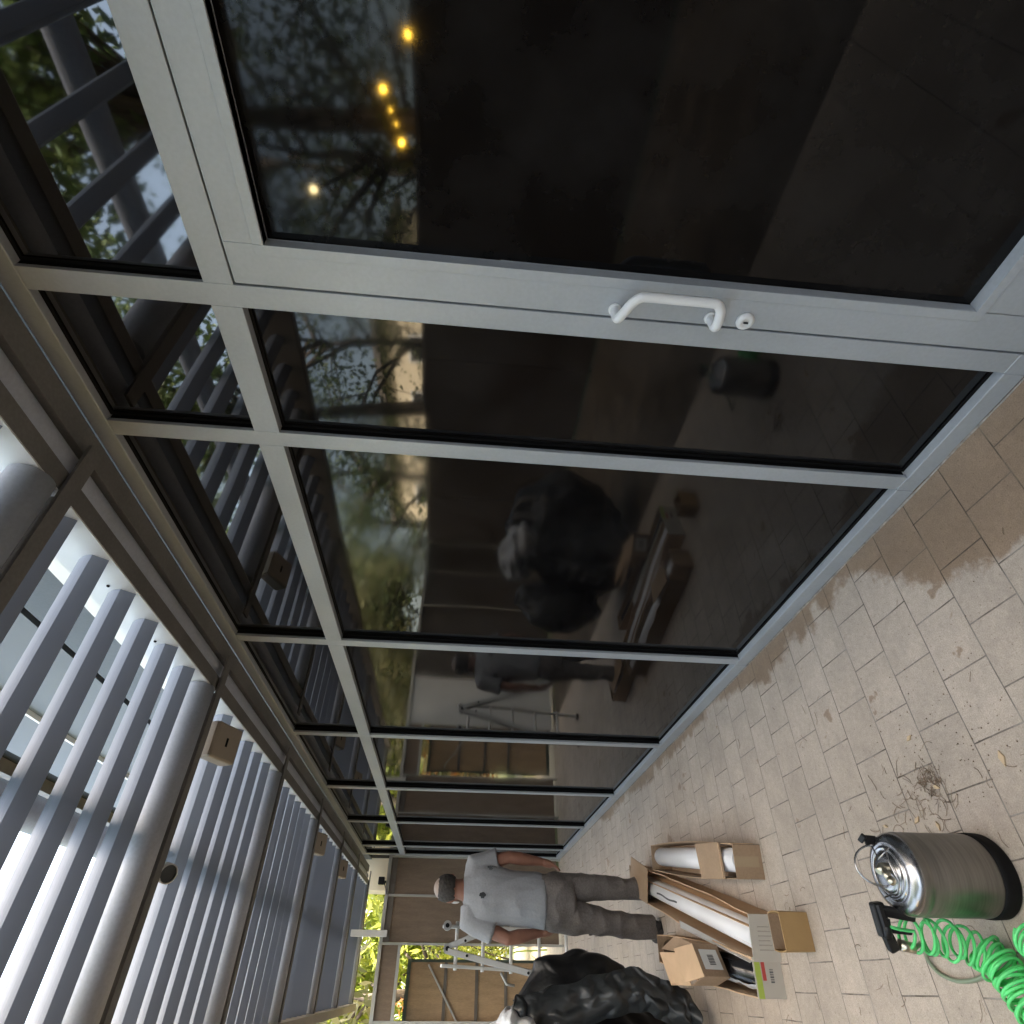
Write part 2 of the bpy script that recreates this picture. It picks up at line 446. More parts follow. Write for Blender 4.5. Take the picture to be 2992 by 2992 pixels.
for (a0,b0),(a1,b1) in zip(allm[:-1], allm[1:]):
    door = abs(a1 - .604*U) < 1e-6
    k = MB(); k.box(XF, XB, b0, a1, zz(.4725) if door else Zr0, Zr1); k.build('transom_rail', M['alu'], front, .0015)
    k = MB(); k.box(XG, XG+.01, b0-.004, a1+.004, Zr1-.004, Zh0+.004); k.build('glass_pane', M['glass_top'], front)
    if not door:
        k = MB(); k.box(XG, XG+.01, b0-.004, a1+.004, Zs-.004, Zr0+.004); k.build('glass_pane', M['glass'], front)
        k = MB(); k.box(XF-.004, XB, b0, a1, .004, Zs); k.build('sill', M['alu'], front, .003)
    # black gasket lines round the glass
    k = MB()
    for z0,z1 in ((Zs,Zr0),(Zr1,Zh0)):
        if door and z0 == Zs: continue
        k.box(XG-.006, XG-.001, b0, b0+.008, z0, z1); k.box(XG-.006, XG-.001, a1-.008, a1, z0, z1)
        k.box(XG-.006, XG-.001, b0+.008, a1-.008, z0, z0+.008); k.box(XG-.006, XG-.001, b0+.008, a1-.008, z1-.008, z1)
    k.build('gasket', M['gasket'], front)
# plinth pieces under mullions
for a,b in allm:
    k = MB(); k.box(XF-.002, XB, a, b, .004, Zs); k.build('sill', M['alu'], front, .002)
k = MB(); k.box(XF, XB, -3.6, 9.46, Zh0, Zh1); k.build('header', M['alu'], front, .003)
# the mortar line and grime where the sill meets the paving
k = MB()
random.seed(5)
ys = [.80+.045*q for q in range(190)]
vsx = []
for y in ys:
    wd = .0025+.006*max(0, mnoise.noise(Vector((y*3.1,2,0)))+.25) + .002*mnoise.noise(Vector((y*17,5,0)))
    hh_ = .002+.008*max(0, mnoise.noise(Vector((y*4.7,9,0)))+.2)
    vsx += [(XF-.0043-max(wd,.001),y,.0006),(XF-.0043,y,.0006),(XF-.0043,y,.001+hh_)]
k.add(vsx, [(3*q+a,3*q+b,3*q+3+b,3*q+3+a) for q in range(len(ys)-1) for a,b in ((0,1),(1,2),(2,0))])
k.build('mortar_line', mat('pale_mortar', (.27,.25,.225), .9, 0, .35, 40, .2, 120), front)

# ---- the door leaf
door = MB()
D0, D1, DZ0, DZ1 = -.098*U, .600*U, .018, zz(.469)
P0, P1, PZ0, PZ1 = -.02*U, .522*U, zz(-.936), zz(.398)
leaf = MB()
leaf.box(XF+.001, XB, P1, D1, DZ0, DZ1); leaf.box(XF+.001, XB, D0, P0, DZ0, DZ1)
leaf.box(XF+.001, XB, P0, P1, PZ1, DZ1); leaf.box(XF+.001, XB, P0, P1, DZ0, PZ0)
dr = leaf.build('door', M['alu'], front, .002)
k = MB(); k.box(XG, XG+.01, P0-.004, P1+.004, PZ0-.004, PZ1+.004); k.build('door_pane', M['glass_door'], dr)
bd = MB(); bw = .026
bd.box(XF-.0025, XF+.03, P1-.001, P1+bw, PZ0, PZ1+bw); bd.box(XF-.0025, XF+.03, P0-bw, P0+.001, PZ0, PZ1+bw)
bd.box(XF-.0025, XF+.03, P0+.001, P1-.001, PZ1, PZ1+bw); bd.box(XF-.0025, XF+.03, P0-bw, P1+bw, PZ0-bw, PZ0)
bd.build('glazing_bead', M['alu'], dr, .0012)
k = MB()
k.box(XF+.012, XB-.01, D1, .604*U, DZ0, DZ1+.003); k.box(XF+.012, XB-.01, D0, D1, DZ1, zz(.4725))
k.build('door_gap_seal', M['gasket'], dr)
# pull handle, on the stile: two feet and a bent tube
hz0, hz1, hy = zz(-.436), zz(-.246), .585*U
fy, gy = .584*U, .531*U          # feet on the stile, grip cranked over toward the pane
zt_, zb_ = zz(-.245), zz(-.434)
def cr_spline(pts, n=6):
    P = [Vector(p) for p in pts]; out = []
    for i in range(len(P)-1):
        p0,p1,p2,p3 = P[max(i-1,0)],P[i],P[i+1],P[min(i+2,len(P)-1)]
        for k in range(n):
            t_ = k/n
            out.append(.5*((2*p1)+(-p0+p2)*t_+(2*p0-5*p1+4*p2-p3)*t_*t_+(-p0+3*p1-3*p2+p3)*t_**3))
    return out+[P[-1]]
pth = cr_spline([(XF-.001,fy,zt_),(XF-.030,fy,zt_),(XF-.050,fy-.004,zt_-.002),(XF-.056,fy-.022,zt_-.010),(XF-.056,gy+.020,zt_-.026),(XF-.056,gy+.004,zt_-.042),(XF-.056,gy,zt_-.062),
    (XF-.056,gy,(zt_+zb_)/2),(XF-.056,gy,zb_+.036),(XF-.056,gy+.004,zb_+.018),(XF-.056,gy+.020,zb_+.005),(XF-.056,fy-.022,zb_),(XF-.050,fy-.004,zb_),(XF-.030,fy,zb_),(XF-.001,fy,zb_)])
hz0, hz1, hy = zb_, zt_, fy
hb = MB(); hb.tube(pth, .0125, 16)
hd = hb.build('handle', M['white_paint'], dr)
for z in (hz0, hz1):
    fm = MB(); fm.tube([(XF+.0005,hy,z),(XF-.004,hy,z)], .017, 18); fm.build('handle_foot', M['white_paint'], hd)
lk = MB(); lz, ly = zz(-.503), .584*U
ax = Matrix(((0,0,-1),(0,1,0),(1,0,0)))
lk.lathe([(0.0,0.0),(.024,0.0),(.024,.006),(.019,.012),(.012,.014),(.011,.010),(0,.010)], (XF+.001, ly, lz), 24, True, ax)
lo = lk.build('lock', M['white_paint'], dr)
k = MB(); k.box(XF-.0125, XF-.008, ly-.002, ly+.002, lz-.006, lz+.006); k.build('keyhole', M['gasket'], lo)

# ---- building above: facade in horizontal bands
bld = thing('upper_building', (WX, 0, Zh1), 'dark-clad upper storeys of the building rising above the glass wall', 'building')
def band(name, Z0, Z1, m, dx=0.0):
    k = MB(); k.box(WX+.02-dx, WX+2.5, -12, 10.6, zz(Z0), zz(Z1)); return k.build(name, m, bld)
k = MB(); k.box(WX+.10, WX+2.5, -12, 10.6, zz(.906), zz(1.235)); k.build('wall', M['facade'], bld)
band('ledge', 1.235, 1.30, M['white_paint'], .05)
band('cladding', 1.302, 1.565, M['facade'])
band('shadow_joint', 1.565, 1.60, M['gasket'], -.05)
band('cladding', 1.60, 2.105, M['facade_light'])
band('metal_trim', 2.107, 2.125, M['white_paint'], .03)
band('cladding', 2.127, 2.60, M['facade_light'])
band('shadow_joint', 2.602, 2.90, M['gasket'], -.1)
band('cladding', 2.902, 3.74, M['facade_brown'])
k = MB(); k.box(-9, WX+.0, -7.0, -5.2, 0, 4.2); k.build('rear_light_block', M['facade'], bld)  # unseen wall added behind the camera to cut light from that side
k = MB(); k.box(4.2, 14, -12, 10.6, 0, 13.8); k.build('sun_block', M['facade_light'], bld)  # unseen block added behind the facade to keep direct sun off the passage
k = MB(); k.box(WX+.12, 4.19, -12, 10.6, 0.02, zz(.905)); k.build('room_core', M['gasket'], bld)

# ---- louvred canopy
can = thing('louvre_canopy', (.31*U, 0, zz(.9)), 'grey steel canopy of crosswise louvre blades running along the top of the glass wall', 'canopy')
YE = 7.62*U
k = MB(); k.box(.937*U, .998*U, -3.6, YE, zz(.9065), zz(.985)); k.build('wall_channel', M['alu_dark'], can, .002)
k = MB(); k.prism([(.807*U,zz(.885)),(.852*U,zz(.885)),(.852*U,zz(.893)),(.8155*U,zz(.893)),(.8155*U,zz(1.02)),(.807*U,zz(1.02))], 'y', -3.6, YE)
k.build('inner_frame', M['alu_dark'], can)
k = MB(); k.box(.8035*U, .8068*U, -3.6, YE, zz(.8865), zz(1.022)); k.build('white_lining', M['white_paint'], can)
k = MB(); k.box(-.235*U, -.182*U, -3.6, YE, zz(.845), zz(1.0)); k.build('outer_beam', M['beige'], can, .003)
k = MB(); k.tube([(.893*U,-3.6,zz(.948)),(.893*U,YE,zz(.948))], .046*U, 18); k.build('long_pipe', M['canopy'], can)
k = MB(); k.tube([(.315*U,-3.6,zz(1.05)),(.315*U,YE,zz(1.05))], .040*U, 16); k.build('upper_tube', M['canopy'], can)
beam0 = flange0 = blade0 = None
def blade_mb():
    b = MB()
    tip = (0,zz(.925)); prof = [tip]
    top = (.026*U, zz(.969)); bot = (.022*U, zz(.894))
    # tip -> top: gently bulged lit face; top -> back -> bottom; bottom -> tip: flat dark face
    for i in range(1,6):
        f = i/6; prof.append((top[0]*f - .006*U*sin(pi*f), tip[1] + (top[1]-tip[1])*f))
    prof.append(top)
    for i in range(1,5):
        f = i/5; prof.append((top[0]+(bot[0]-top[0])*f + .022*U*sin(pi*f), top[1]+(bot[1]-top[1])*f))
    prof.append(bot)
    b.prism(prof, 'x', -.181*U, .803*U, False)
    return b
yfars = [(1.04+1.09*kk)*U for kk in range(-3, 7)]
def put(src, dy):
    c = src.copy(); COL.objects.link(c); c.parent = can; c.location = Vector(src.location) + Vector((0,dy,0)); return c
for bi, yf in enumerate(yfars):
    yc = yf - .076*U
    if bi == 0:
        t0 = yf
        k = MB(); k.tube([(-.181*U,yc,zz(.918)),(.80*U,yc,zz(.918))], .045*U, 20); beam0 = k.build('cross_beam', M['canopy'], can)
        k = MB(); k.box(-.181*U, .936*U, yf-.043*U, yf, zz(.872), zz(.8795)); flange0 = k.build('flange_plate', M['alu_dark'], can)
        k = MB(); k.box(-.181*U,.80*U, yf-.020*U, yf-.012*U, zz(.8796), zz(.95)); web0 = k.build('flange_web', M['alu_dark'], can)
        blade0 = blade_mb().build('louvre_blade', M['blade'], can)
        blade0.location.y += (yf + .045*U)
        src = blade0
        for j in range(1,6): put(blade0, .1605*U*j)
        k = MB()
        for j in range(0,6,2):
            yb = yf + .045*U + .1605*U*j - .02
            k.sphere((.8025*U, yb, zz(.95)), .006, 8, 5)
        scr0 = k.build('screw_head', M['gasket'], can)
    else:
        dy = yf - t0
        first = 1 if (bi-3) in (1,3,5) else 0
        put(beam0, dy); put(flange0, dy); put(web0, dy)
        if bi < len(yfars):
            put(scr0, dy)
            for j in range(first, 6):
                if yf + .045*U + .1605*U*j < YE - .1: put(blade0, dy + .1605*U*j)

# ---- things fixed to the canopy
def speaker_box(x, y, z, label):
    t = thing('loudspeaker', (x,y,z), label, 'loudspeaker', 'beige speaker boxes under the canopy')
    mx = Matrix.Rotation(radians(-24),3,'X') @ Matrix.Rotation(radians(0),3,'Y')
    def tr(b): b.v = [tuple(Vector((x,y,z)) + mx @ Vector(p)) for p in b.v]
    b = MB(); b.box(-.085,.085,-.02,.15,-.04,.04); tr(b); b.build('housing', M['beige'], t, .012)
    b = MB(); b.box(-.08,.08,-.028,-.021,-.036,.036); tr(b); b.build('front_lip', M['beige'], t, .004)
    b = MB(); b.box(-.02,.02,.055,.067,-.0425,-.0402); tr(b); b.build('slot', M['gasket'], t)
    b = MB(); b.box(-.02,.02,.04,.10,.0405,.09); tr(b); b.build('bracket', M['alu_dark'], t)
    return t
for i, kk in enumerate((1,3,4)):
    yf = (1.04+1.09*kk)*U
    speaker_box((.655 if i == 0 else .69)*U, yf+.055, zz(.872 if i == 0 else .898), ('beige loudspeaker box hung under the canopy, nearest of the three',
        'beige loudspeaker box hung under the canopy, middle one of the three', 'beige loudspeaker box hung under the canopy, farthest of the three')[i])
sp = thing('spotlight', (.25*U, 2.13*U+.05, zz(.86)), 'small round dark-faced spotlight on the second cross beam of the canopy', 'spotlight')
axs = Matrix.Rotation(radians(140),3,'X') @ Matrix.Rotation(radians(-12),3,'Y')
b = MB(); b.lathe([(0,-.05),(.034,-.05),(.038,-.03),(.038,.02),(.033,.02)], (.25*U,2.13*U+.035,zz(.868)), 24, True, axs); b.build('can', M['white_paint'], sp)
b = MB(); b.lathe([(0,.012),(.033,.012)], (.25*U,2.13*U+.035,zz(.868)), 24, False, axs); b.build('lens', M['facade'], sp)

# ------------------------------------------------------------------ hoardings
EY = 6.9*U
zt0, zt1 = zz(.600), zz(.632)
ef = thing('hoarding', (0, EY, 0), 'brown panelled hoarding in a pale steel frame closing the far end of the passage', 'hoarding')
def ebox(name, x0, x1, z0, z1, m, y0=0.0, y1=.05, bev=0): 
    b = MB(); b.box(x0*U, x1*U, EY+y0, EY+y1, z0, z1); return b.build(name, m, ef, bev)
for x in (1.0, .665, .28): ebox('post', x-.018, x, .0, zt0, M['galv'], -.012, .05)
ebox('top_rail', -.30, 1.0, zt0, zt1, M['galv'], -.015, .06)
ebox('top_rail', -2.95, -.302, zt0, zt1, M['galv'], -.015, .06)
for a,b in ((.667,.98),(.282,.645)): ebox('panel', a, b, .06, zt0-.002, M['ply'], .012, .03)
for a,b in ((.667,.98),(.282,.645)):
    ebox('panel_edge', a, b, zz(.54), zt0-.003, M['facade_brown'], .0, .011)
ebox('gate_rail', -.28, .261, zz(.420), zz(.447), M['galv'], -.01, .05)
ebox('panel', -.28, .261, zz(.449), zt0-.002, M['ply'], .012, .03)
ebox('post', -.30, -.281, .0, zt0, M['galv'], -.012, .05)
ebox('panel', -.86, -.302, .06, zt0-.002, M['ply_grey'], .012, .03)
ebox('post', -.88, -.861, .0, zt0, M['galv'], -.012, .05)
for i in range(4):
    a = -.882-.52*(i+1)+.02; b = -.882-.52*i
    ebox('panel', a, b-.001, .06, zt0-.002, M['ply_dark'], .012, .03)
    ebox('post', a-.02, a-.001, 0, zt0, M['galv'], -.012, .05)
# gate leaf standing ajar behind its frame
gt = thing('gate', (-.62*U, EY+.02, 0), 'tan plywood gate leaf with battens standing ajar in the far hoarding', 'gate')
ga = radians(14)
def gtr(b):
    o = Vector((-.62*U, EY+.075, 0))
    mr_ = Matrix.Rotation(ga,3,'Z')
    b.v = [tuple(o + mr_ @ Vector(p)) for p in b.v]
    return b
GW = .805*U; GT = zz(.352)
b = MB(); b.box(.03,GW-.03,0,.015,.12,GT-.045); gtr(b).build('panel', M['ply_tan'], gt)
b = MB(); b.box(0,GW,-.012,.03,GT-.045,GT); b.box(0,GW,-.012,.03,.07,.12); b.box(0,.03,-.012,.03,.12,GT-.045); b.box(GW-.03,GW,-.012,.03,.12,GT-.045); gtr(b).build('frame', M['green_frame'], gt)
for Z in (-.02,-.32,-.6):
    b = MB(); b.box(.03,GW-.03,-.014,-.0005,zz(Z)-.02,zz(Z)+.02); gtr(b).build('batten', M['facade_brown'], gt)
b = MB(); b.bar((GW-.06,-.02,zz(.15)),(.15,-.02,zz(-.30)),.02,.02); gtr(b).build('brace', M['galv'], gt)

lf = thing('hoarding', (-2.95*U, 2, 0), 'long brown hoarding facing the glass wall across the passage, seen in its reflection', 'hoarding')
LXF = -2.96*U
for i in range(9):
    y0 = EY+.1 - 1.5*(i+1); y1 = y0+1.5
    b = MB(); b.box(LXF-.02, LXF, y0+.021, y1-.021, .05, zt0); b.build('panel', M['ply_dark'], lf)
    b = MB(); b.box(LXF-.04, LXF+.012, y0-.02, y0+.02, 0, zt0); b.build('post', M['ply_dark'], lf)
b = MB(); b.box(LXF-.04, LXF+.015, EY+.1-13.5, EY-.02, zt0, zt1); b.build('top_rail', M['alu_dark'], lf)

# fittings on the end hoarding
t = thing('floodlight', (.765*U, EY-.06, zz(.66)), 'black floodlight on the top rail of the far hoarding', 'floodlight')
b = MB(); b.box(.735*U,.80*U,EY-.12,EY-.03,zz(.645),zz(.705)); b.build('housing', M['plastic_black'], t, .008)
b = MB(); b.box(.755*U,.775*U,EY-.03,EY+.03,zz(.634),zz(.675)); b.build('bracket', M['plastic_black'], t)
b = MB(); b.tube([(.76*U,EY-.02,zz(.65)),(.70*U,EY-.03,zz(.625)),(.66*U,EY-.02,zz(.61))], .006, 6); b.build('cable', M['plastic_black'], t)
t = thing('sign_bracket', (.345*U, EY, zz(.63)), 'white upright bracket arm standing on the far hoarding', 'bracket')
b = MB(); b.box(.318*U,.372*U,EY-.09,EY-.05,zz(.56),zz(.90)); b.build('arm', M['white_paint'], t, .006)
b = MB(); b.box(.322*U,.368*U,EY-.049,EY-.016,zz(.56),zz(.63)); b.build('clamp', M['ply_grey'], t, .003)

# cream building beyond
t = thing('cream_building', (2.2, 11.0, 0), 'plain cream rendered wall of an outbuilding beyond the far hoarding', 'building')
b = MB(); b.box(1.08,4.0,10.75,11.3,0,3.3); b.build('wall', M['cream'], t)
b = MB(); b.box(1.02,4.1,10.7,11.36,3.302,3.42); b.build('roof', M['facade_light'], t)

g = MB(); g.box(-1.6, .85, 9.64, 16.5, -.026, -.006)
tag(g.build('path', mat('pale_gravel_path', (.55,.50,.42), .9, 0, .1, 12, .2, 90, var2=.12)), kind='structure')
t = thing('cream_house', (-14, 14.5, 0), 'sunlit cream house beyond the left hoarding, seen between trees in the glass', 'building')
b = MB(); b.box(-19,-13,9.5,20,0,4.9); wl = b.build('wall', M['cream'], t)
b = MB(); b.box(-19.3,-12.7,9.2,20.3,4.902,5.1); b.build('roof', M['facade_brown'], t)
for q in range(4):
    y = 10.6+2.4*q
    b = MB(); b.box(-12.998,-12.93,y,y+1.1,2.6,4.0); wf = b.build('window', M['white_paint'], t)
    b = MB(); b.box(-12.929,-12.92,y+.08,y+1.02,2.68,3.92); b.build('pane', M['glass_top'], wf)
# ------------------------------------------------------------------ planting
def leaf_cloud(mb, rng, centre, rad, n, size, squash=(1,1,.8)):
    for _ in range(n):
        d = Vector((rng.gauss(0,1),rng.gauss(0,1),rng.gauss(0,1))).normalized()
        r = rad * (rng.random()**.45)
        c = Vector(centre) + Vector((d.x*r*squash[0], d.y*r*squash[1], d.z*r*squash[2]))
        a = Vector((rng.gauss(0,1),rng.gauss(0,1),rng.gauss(0,1))).normalized()
        b = a.orthogonal().normalized()
        l = size*rng.uniform(.6,1.4); wd = l*rng.uniform(.3,.5)
        mb.add([c-a*l, c-b*wd, c+a*l, c+b*wd], [(0,1,2,3)])
def tree(x, y, h, cr, seed, leafm, label, n=2600, size=.07, trunk=.14, low=.35):
    rng = random.Random(seed)
    t = thing('broadleaf_tree', (x,y,0), label, 'tree', 'trees beyond the hoardings')
    tb = MB(); tips = []
    top = Vector((x+rng.uniform(-.3,.3), y+rng.uniform(-.3,.3), h*.7))
    pts = [Vector((x,y,-.05)).lerp(top, i/6)+Vector((rng.uniform(-.1,.1),rng.uniform(-.1,.1),0))*(i/6) for i in range(7)]
    tb.tube(pts, [trunk*(1-.7*i/6) for i in range(7)], 9)
    for i in range(16):
        f = rng.uniform(low,1); st = Vector((x,y,0)).lerp(top,f)
        an = rng.uniform(0,2*pi); ln = cr*rng.uniform(.55,1.0)
        en = st + Vector((cos(an)*ln, sin(an)*ln, ln*rng.uniform(.15,.8)))
        mid = (st+en)/2 + Vector((0,0,ln*.1))
        tb.tube([st,mid,en], [trunk*.35,trunk*.22,.012], 6)
        for _ in range(3):
            e2 = en + Vector((rng.uniform(-1,1),rng.uniform(-1,1),rng.uniform(-.4,.9)))*cr*.4
            tb.tube([mid.lerp(en,.6), e2], [.02,.006], 5, False)
            tips.append(e2)
        tips.append(en); tips.append(mid.lerp(en,.5))
    tb.build('trunk', M['bark'], t)
    cm = MB(); per = max(8, n//len(tips))
    for p in tips: leaf_cloud(cm, rng, p, cr*rng.uniform(.22,.42), int(per*rng.uniform(.5,1.5)), size)
    cm.build('crown', leafm, t)
    return t
tl = [
 (-6.2, 3.2, 6.5, 2.3, 1, 'leaf', 'leafy green tree with forked limbs just over the left hoarding, nearest the bin bags'),
 (-6.8, 6.4, 7.0, 2.5, 2, 'leaf', 'tall mid-green tree over the left hoarding, opposite the middle panes'),
 (-6.0, 9.8, 6.0, 2.2, 3, 'leaf', 'mid-green tree over the left hoarding, near its far corner'),
 (-7.5, 0.4, 7.5, 2.7, 4, 'leaf_dark', 'dense dark tree over the left hoarding, opposite the door'),
 (-7.0, 12.6, 7.0, 2.6, 5, 'leaf', 'green tree behind the far left corner of the hoardings'),
 (-9.5, 4.5, 9.0, 3.0, 6, 'leaf_dark', 'tall dark tree in the second row over the left hoarding'),
 (-7.6, -3.0, 7.0, 2.6, 7, 'leaf_dark', 'dark tree over the left hoarding, behind the viewer'),
 (-2.2, 13.2, 6.0, 2.2, 8, 'leaf_pale', 'pale olive tree behind the far hoarding, left of the gate'),
 (-0.2, 14.2, 6.5, 2.3, 9, 'leaf_yellow', 'yellow-green sunlit tree behind the far hoarding, above the gate'),
 (1.0, 17.0, 7.0, 2.4, 10, 'leaf_yellow', 'yellow-green sunlit tree farthest behind the hoarding'),
 (-4.4, 14.5, 6.5, 2.4, 11, 'leaf_pale', 'pale olive tree behind the far hoarding, second from the left'),
]
for x,y,h,cr,s,lm,lab in tl:
    yl = lm in ('leaf_yellow','leaf_pale')
    tree(x,y,h,cr,s,M[lm],lab, n=9500 if yl else 3600, size=.115 if yl else .06, low=.14 if yl else .36)
# unseen trees added by the left hoarding; their crowns cut skylight on the passage
for i,(y,cy) in enumerate(((-2.0,-1.6),(2.2,2.4),(6.4,6.2))):
    rng = random.Random(60+i)
    t = thing('added_shade_tree', (-4.7,y,0), ('unseen tall tree added to shade the passage from behind the left hoarding, nearest the viewer','unseen tall tree added to shade the passage from behind the left hoarding, opposite the keg','unseen tall tree added to shade the passage from behind the left hoarding, nearest the far end')[i], 'tree', 'trees beyond the hoardings')
    b = MB(); b.tube([(-4.7,y,-.05),(-4.65,y+.1,2.5),(-4.3,y+.15,4.6),(-3.6,cy,6.4)], [.16,.13,.10,.05], 9)
    tips = []
    for q in range(20):
        e = Vector((-2.9+rng.uniform(-1.4,1.35), cy+rng.uniform(-2.1,2.1), rng.uniform(5.4,7.6)))
        b.tube([(-4.2,y+.12,4.9),((-4.2+e.x)/2,(y+e.y)/2,e.z-.2),e], [.06,.035,.01], 6); tips.append(e)
    b.build('trunk', M['bark'], t)
    c = MB()
    for e in tips: leaf_cloud(c, rng, e, 1.0, 330, .085, (1,1,.55))
    c.build('crown', M['leaf'], t)
def shrub(x,y,h,r,seed,lm,label):
    rng = random.Random(seed)
    t = thing('garden_shrub', (x,y,0), label, 'shrub', 'shrubs behind the gate')
    s = MB(); tips=[]
    for i in range(9):
        an = rng.uniform(0,2*pi); e = Vector((x+cos(an)*r*rng.uniform(.3,1), y+sin(an)*r*rng.uniform(.3,1), h*rng.uniform(.5,1)))
        s.tube([(x,y,-.03),((x+e.x)/2,(y+e.y)/2,e.z*.6),e],[.02,.014,.006],5,False); tips.append(e); tips.append((Vector((x,y,0))+e)*.5+Vector((0,0,h*.1)))
    s.build('stems', M['bark'], t)
    c = MB()
    for p in tips: leaf_cloud(c, rng, p, r*.5, 60, .05)
    c.build('foliage', lm, t)
shrub(.20, 12.6, 1.9, .6, 21, M['leaf_yellow'], 'yellow-green shrub seen through the gap beside the gate leaf')
shrub(-.55, 12.0, 2.1, .5, 22, M['leaf_orange'], 'orange-leaved shrub behind the top of the gate leaf')
shrub(-5.3, 7.2, 3.5, .9, 31, M['leaf_pale'], 'pale olive shrub showing over the left hoarding in the narrow pane')
shrub(-5.5, 5.4, 3.3, .7, 32, M['leaf_pale'], 'lower pale olive shrub showing over the left hoarding beside the first one')
shrub(.75, 13.6, 1.6, .7, 23, M['leaf_yellow'], 'pale yellow shrub farther back beside the gate gap')
gr = MB(); rng = random.Random(77)
for _ in range(1500):
    x = rng.uniform(-2.5,2.2); y = rng.uniform(10.2,15); hgt = rng.uniform(.25,.8)
    if (x > .9 and y < 11.6) or (-1.2 < x < .7 and rng.random() < .85): continue
    a = rng.uniform(0,2*pi); bend = rng.uniform(.1,.5); wd=.012
    px, py = cos(a)*bend, sin(a)*bend; qx, qy = -sin(a)*wd, cos(a)*wd
    p0=Vector((x,y,-.03)); p1=Vector((x+px*.3,y+py*.3,hgt*.65)); p2=Vector((x+px,y+py,hgt))
    q=Vector((qx,qy,0))
    gr.add([p0-q,p0+q,p1+q*.8,p1-q*.8,p2], [(0,1,2,3),(3,2,4)])
tag(gr.build('tall_grass', M['grass']), 'long yellow-green grass growing behind the gate', 'grass', kind='stuff')

# glowing balls added over the left hoarding to make golden glints in the door glass
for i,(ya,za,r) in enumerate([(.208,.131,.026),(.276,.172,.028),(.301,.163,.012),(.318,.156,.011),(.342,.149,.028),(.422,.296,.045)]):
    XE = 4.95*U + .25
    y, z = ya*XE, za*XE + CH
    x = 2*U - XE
    t = thing('glint_ball', (x,y,z), ('glowing amber ball added for a glint in the door glass, topmost of the row along the hoarding','glowing amber ball added for a glint in the door glass, second from the top and large',
        'small glowing amber ball added for a glint in the door glass, third from the top','small glowing amber ball added for a glint in the door glass, fourth from the top','large glowing amber ball added for a glint in the door glass, fifth from the top','single pale glowing ball added for a glint in the door glass near its upper corner')[i], 'glow_helper', 'glowing balls added for glints in the door glass')
    b = MB(); b.sphere((x,y,z), r, 12, 8); b.build('glowing_ball', M['amber'] if i<5 else emit('pale_glint',(1.0,.78,.38),9), t)
    b = MB(); b.tube([(x,y,z+r*.9),(x,y,z+r+.03)], .012, 8); b.tube([(x,y,z+r+.02),(x-.05,y+.05,z+.6)], .004, 5); b.build('ball_cord', M['plastic_black'], t)

# ------------------------------------------------------------------ cartons and film rolls
def frame_fn(near, far):
    """local frame of a carton: u across, v along, origin at the near end's middle"""
    n = Vector((near[0],near[1],0)); f = Vector((far[0],far[1],0)); v = (f-n).normalized(); u = Vector((v.y,-v.x,0))
    L = (f-n).length
    def T(a, b, z): return n + u*a + v*b + Vector((0,0,z))
    return T, L
def tbox(mb, T, a0,a1,b0,b1,z0,z1):
    mb.hexa([T(a0,b0,z0),T(a1,b0,z0),T(a1,b1,z0),T(a0,b1,z0),T(a0,b0,z1),T(a1,b0,z1),T(a1,b1,z1),T(a0,b1,z1)])
def carton(name, near, far, W, H, label, endm, group='cartons lying on the paving', z=0.0, inm=None, rag=True, seed=1):
    T, L = frame_fn(near, far)
    rng = random.Random(seed)
    t = thing(name, (near[0],near[1],z), label, 'carton', group)
    th = .005; w = W/2
    b = MB(); tbox(b,T,-w,w,0,L,z+.001,z+.006)
    b.build('base', M['card'], t)
    for s in (-1,1):
        b = MB(); n = 26
        # long side with a torn, wavy upper edge
        for i in range(n):
            b0, b1 = L*i/n, L*(i+1)/n
            def hh(bb): return H - (abs(mnoise.noise(Vector((bb*4.0, s*3.0, seed*7.1))))*.030 if rag else 0)
            def bow(bb): return s*.010*sin(pi*bb/L)*(1 if rag else .3)
            a0, a1 = bow(b0), bow(b1)
            o, i_ = s*w, s*(w-th)
            b.hexa([T(i_+a0,b0,z+.006),T(o+a0,b0,z+.006),T(o+a1,b1,z+.006),T(i_+a1,b1,z+.006),
                    T(i_+a0*2,b0,z+hh(b0)),T(o+a0*2,b0,z+hh(b0)),T(o+a1*2,b1,z+hh(b1)),T(i_+a1*2,b1,z+hh(b1))])
        b.build('side', M['card_in'] if inm is None else inm, t)
    b = MB(); tbox(b,T,-w,w,-.006,-.0005,z+.001,z+H); e = b.build('end_panel', endm, t)
    b = MB(); tbox(b,T,-w,w,L+.0005,L+.006,z+.001,z+H); b.build('end_panel', M['card'], t)
    return t, T, L, e
def flap(t, pts, m, name='flap'):
    b = MB(); b.plate(pts, .004); return b.build(name, m, t)
def roll(T, b0, b1, a, z, r, m, label, group='film rolls in the cartons'):
    p0, p1 = T(a,b0,z), T(a,b1,z)
    t = thing('film_roll', p0, label, 'film roll', group)
    b = MB(); b.tube([p0,p1], r, 28); b.build('film', m, t)
    ax_ = (p1-p0).normalized()
    b = MB(); b.tube([p0-ax_*.006,p0-ax_*.0005], r*.5, 18); b.build('core', M['card'], t)
    return t

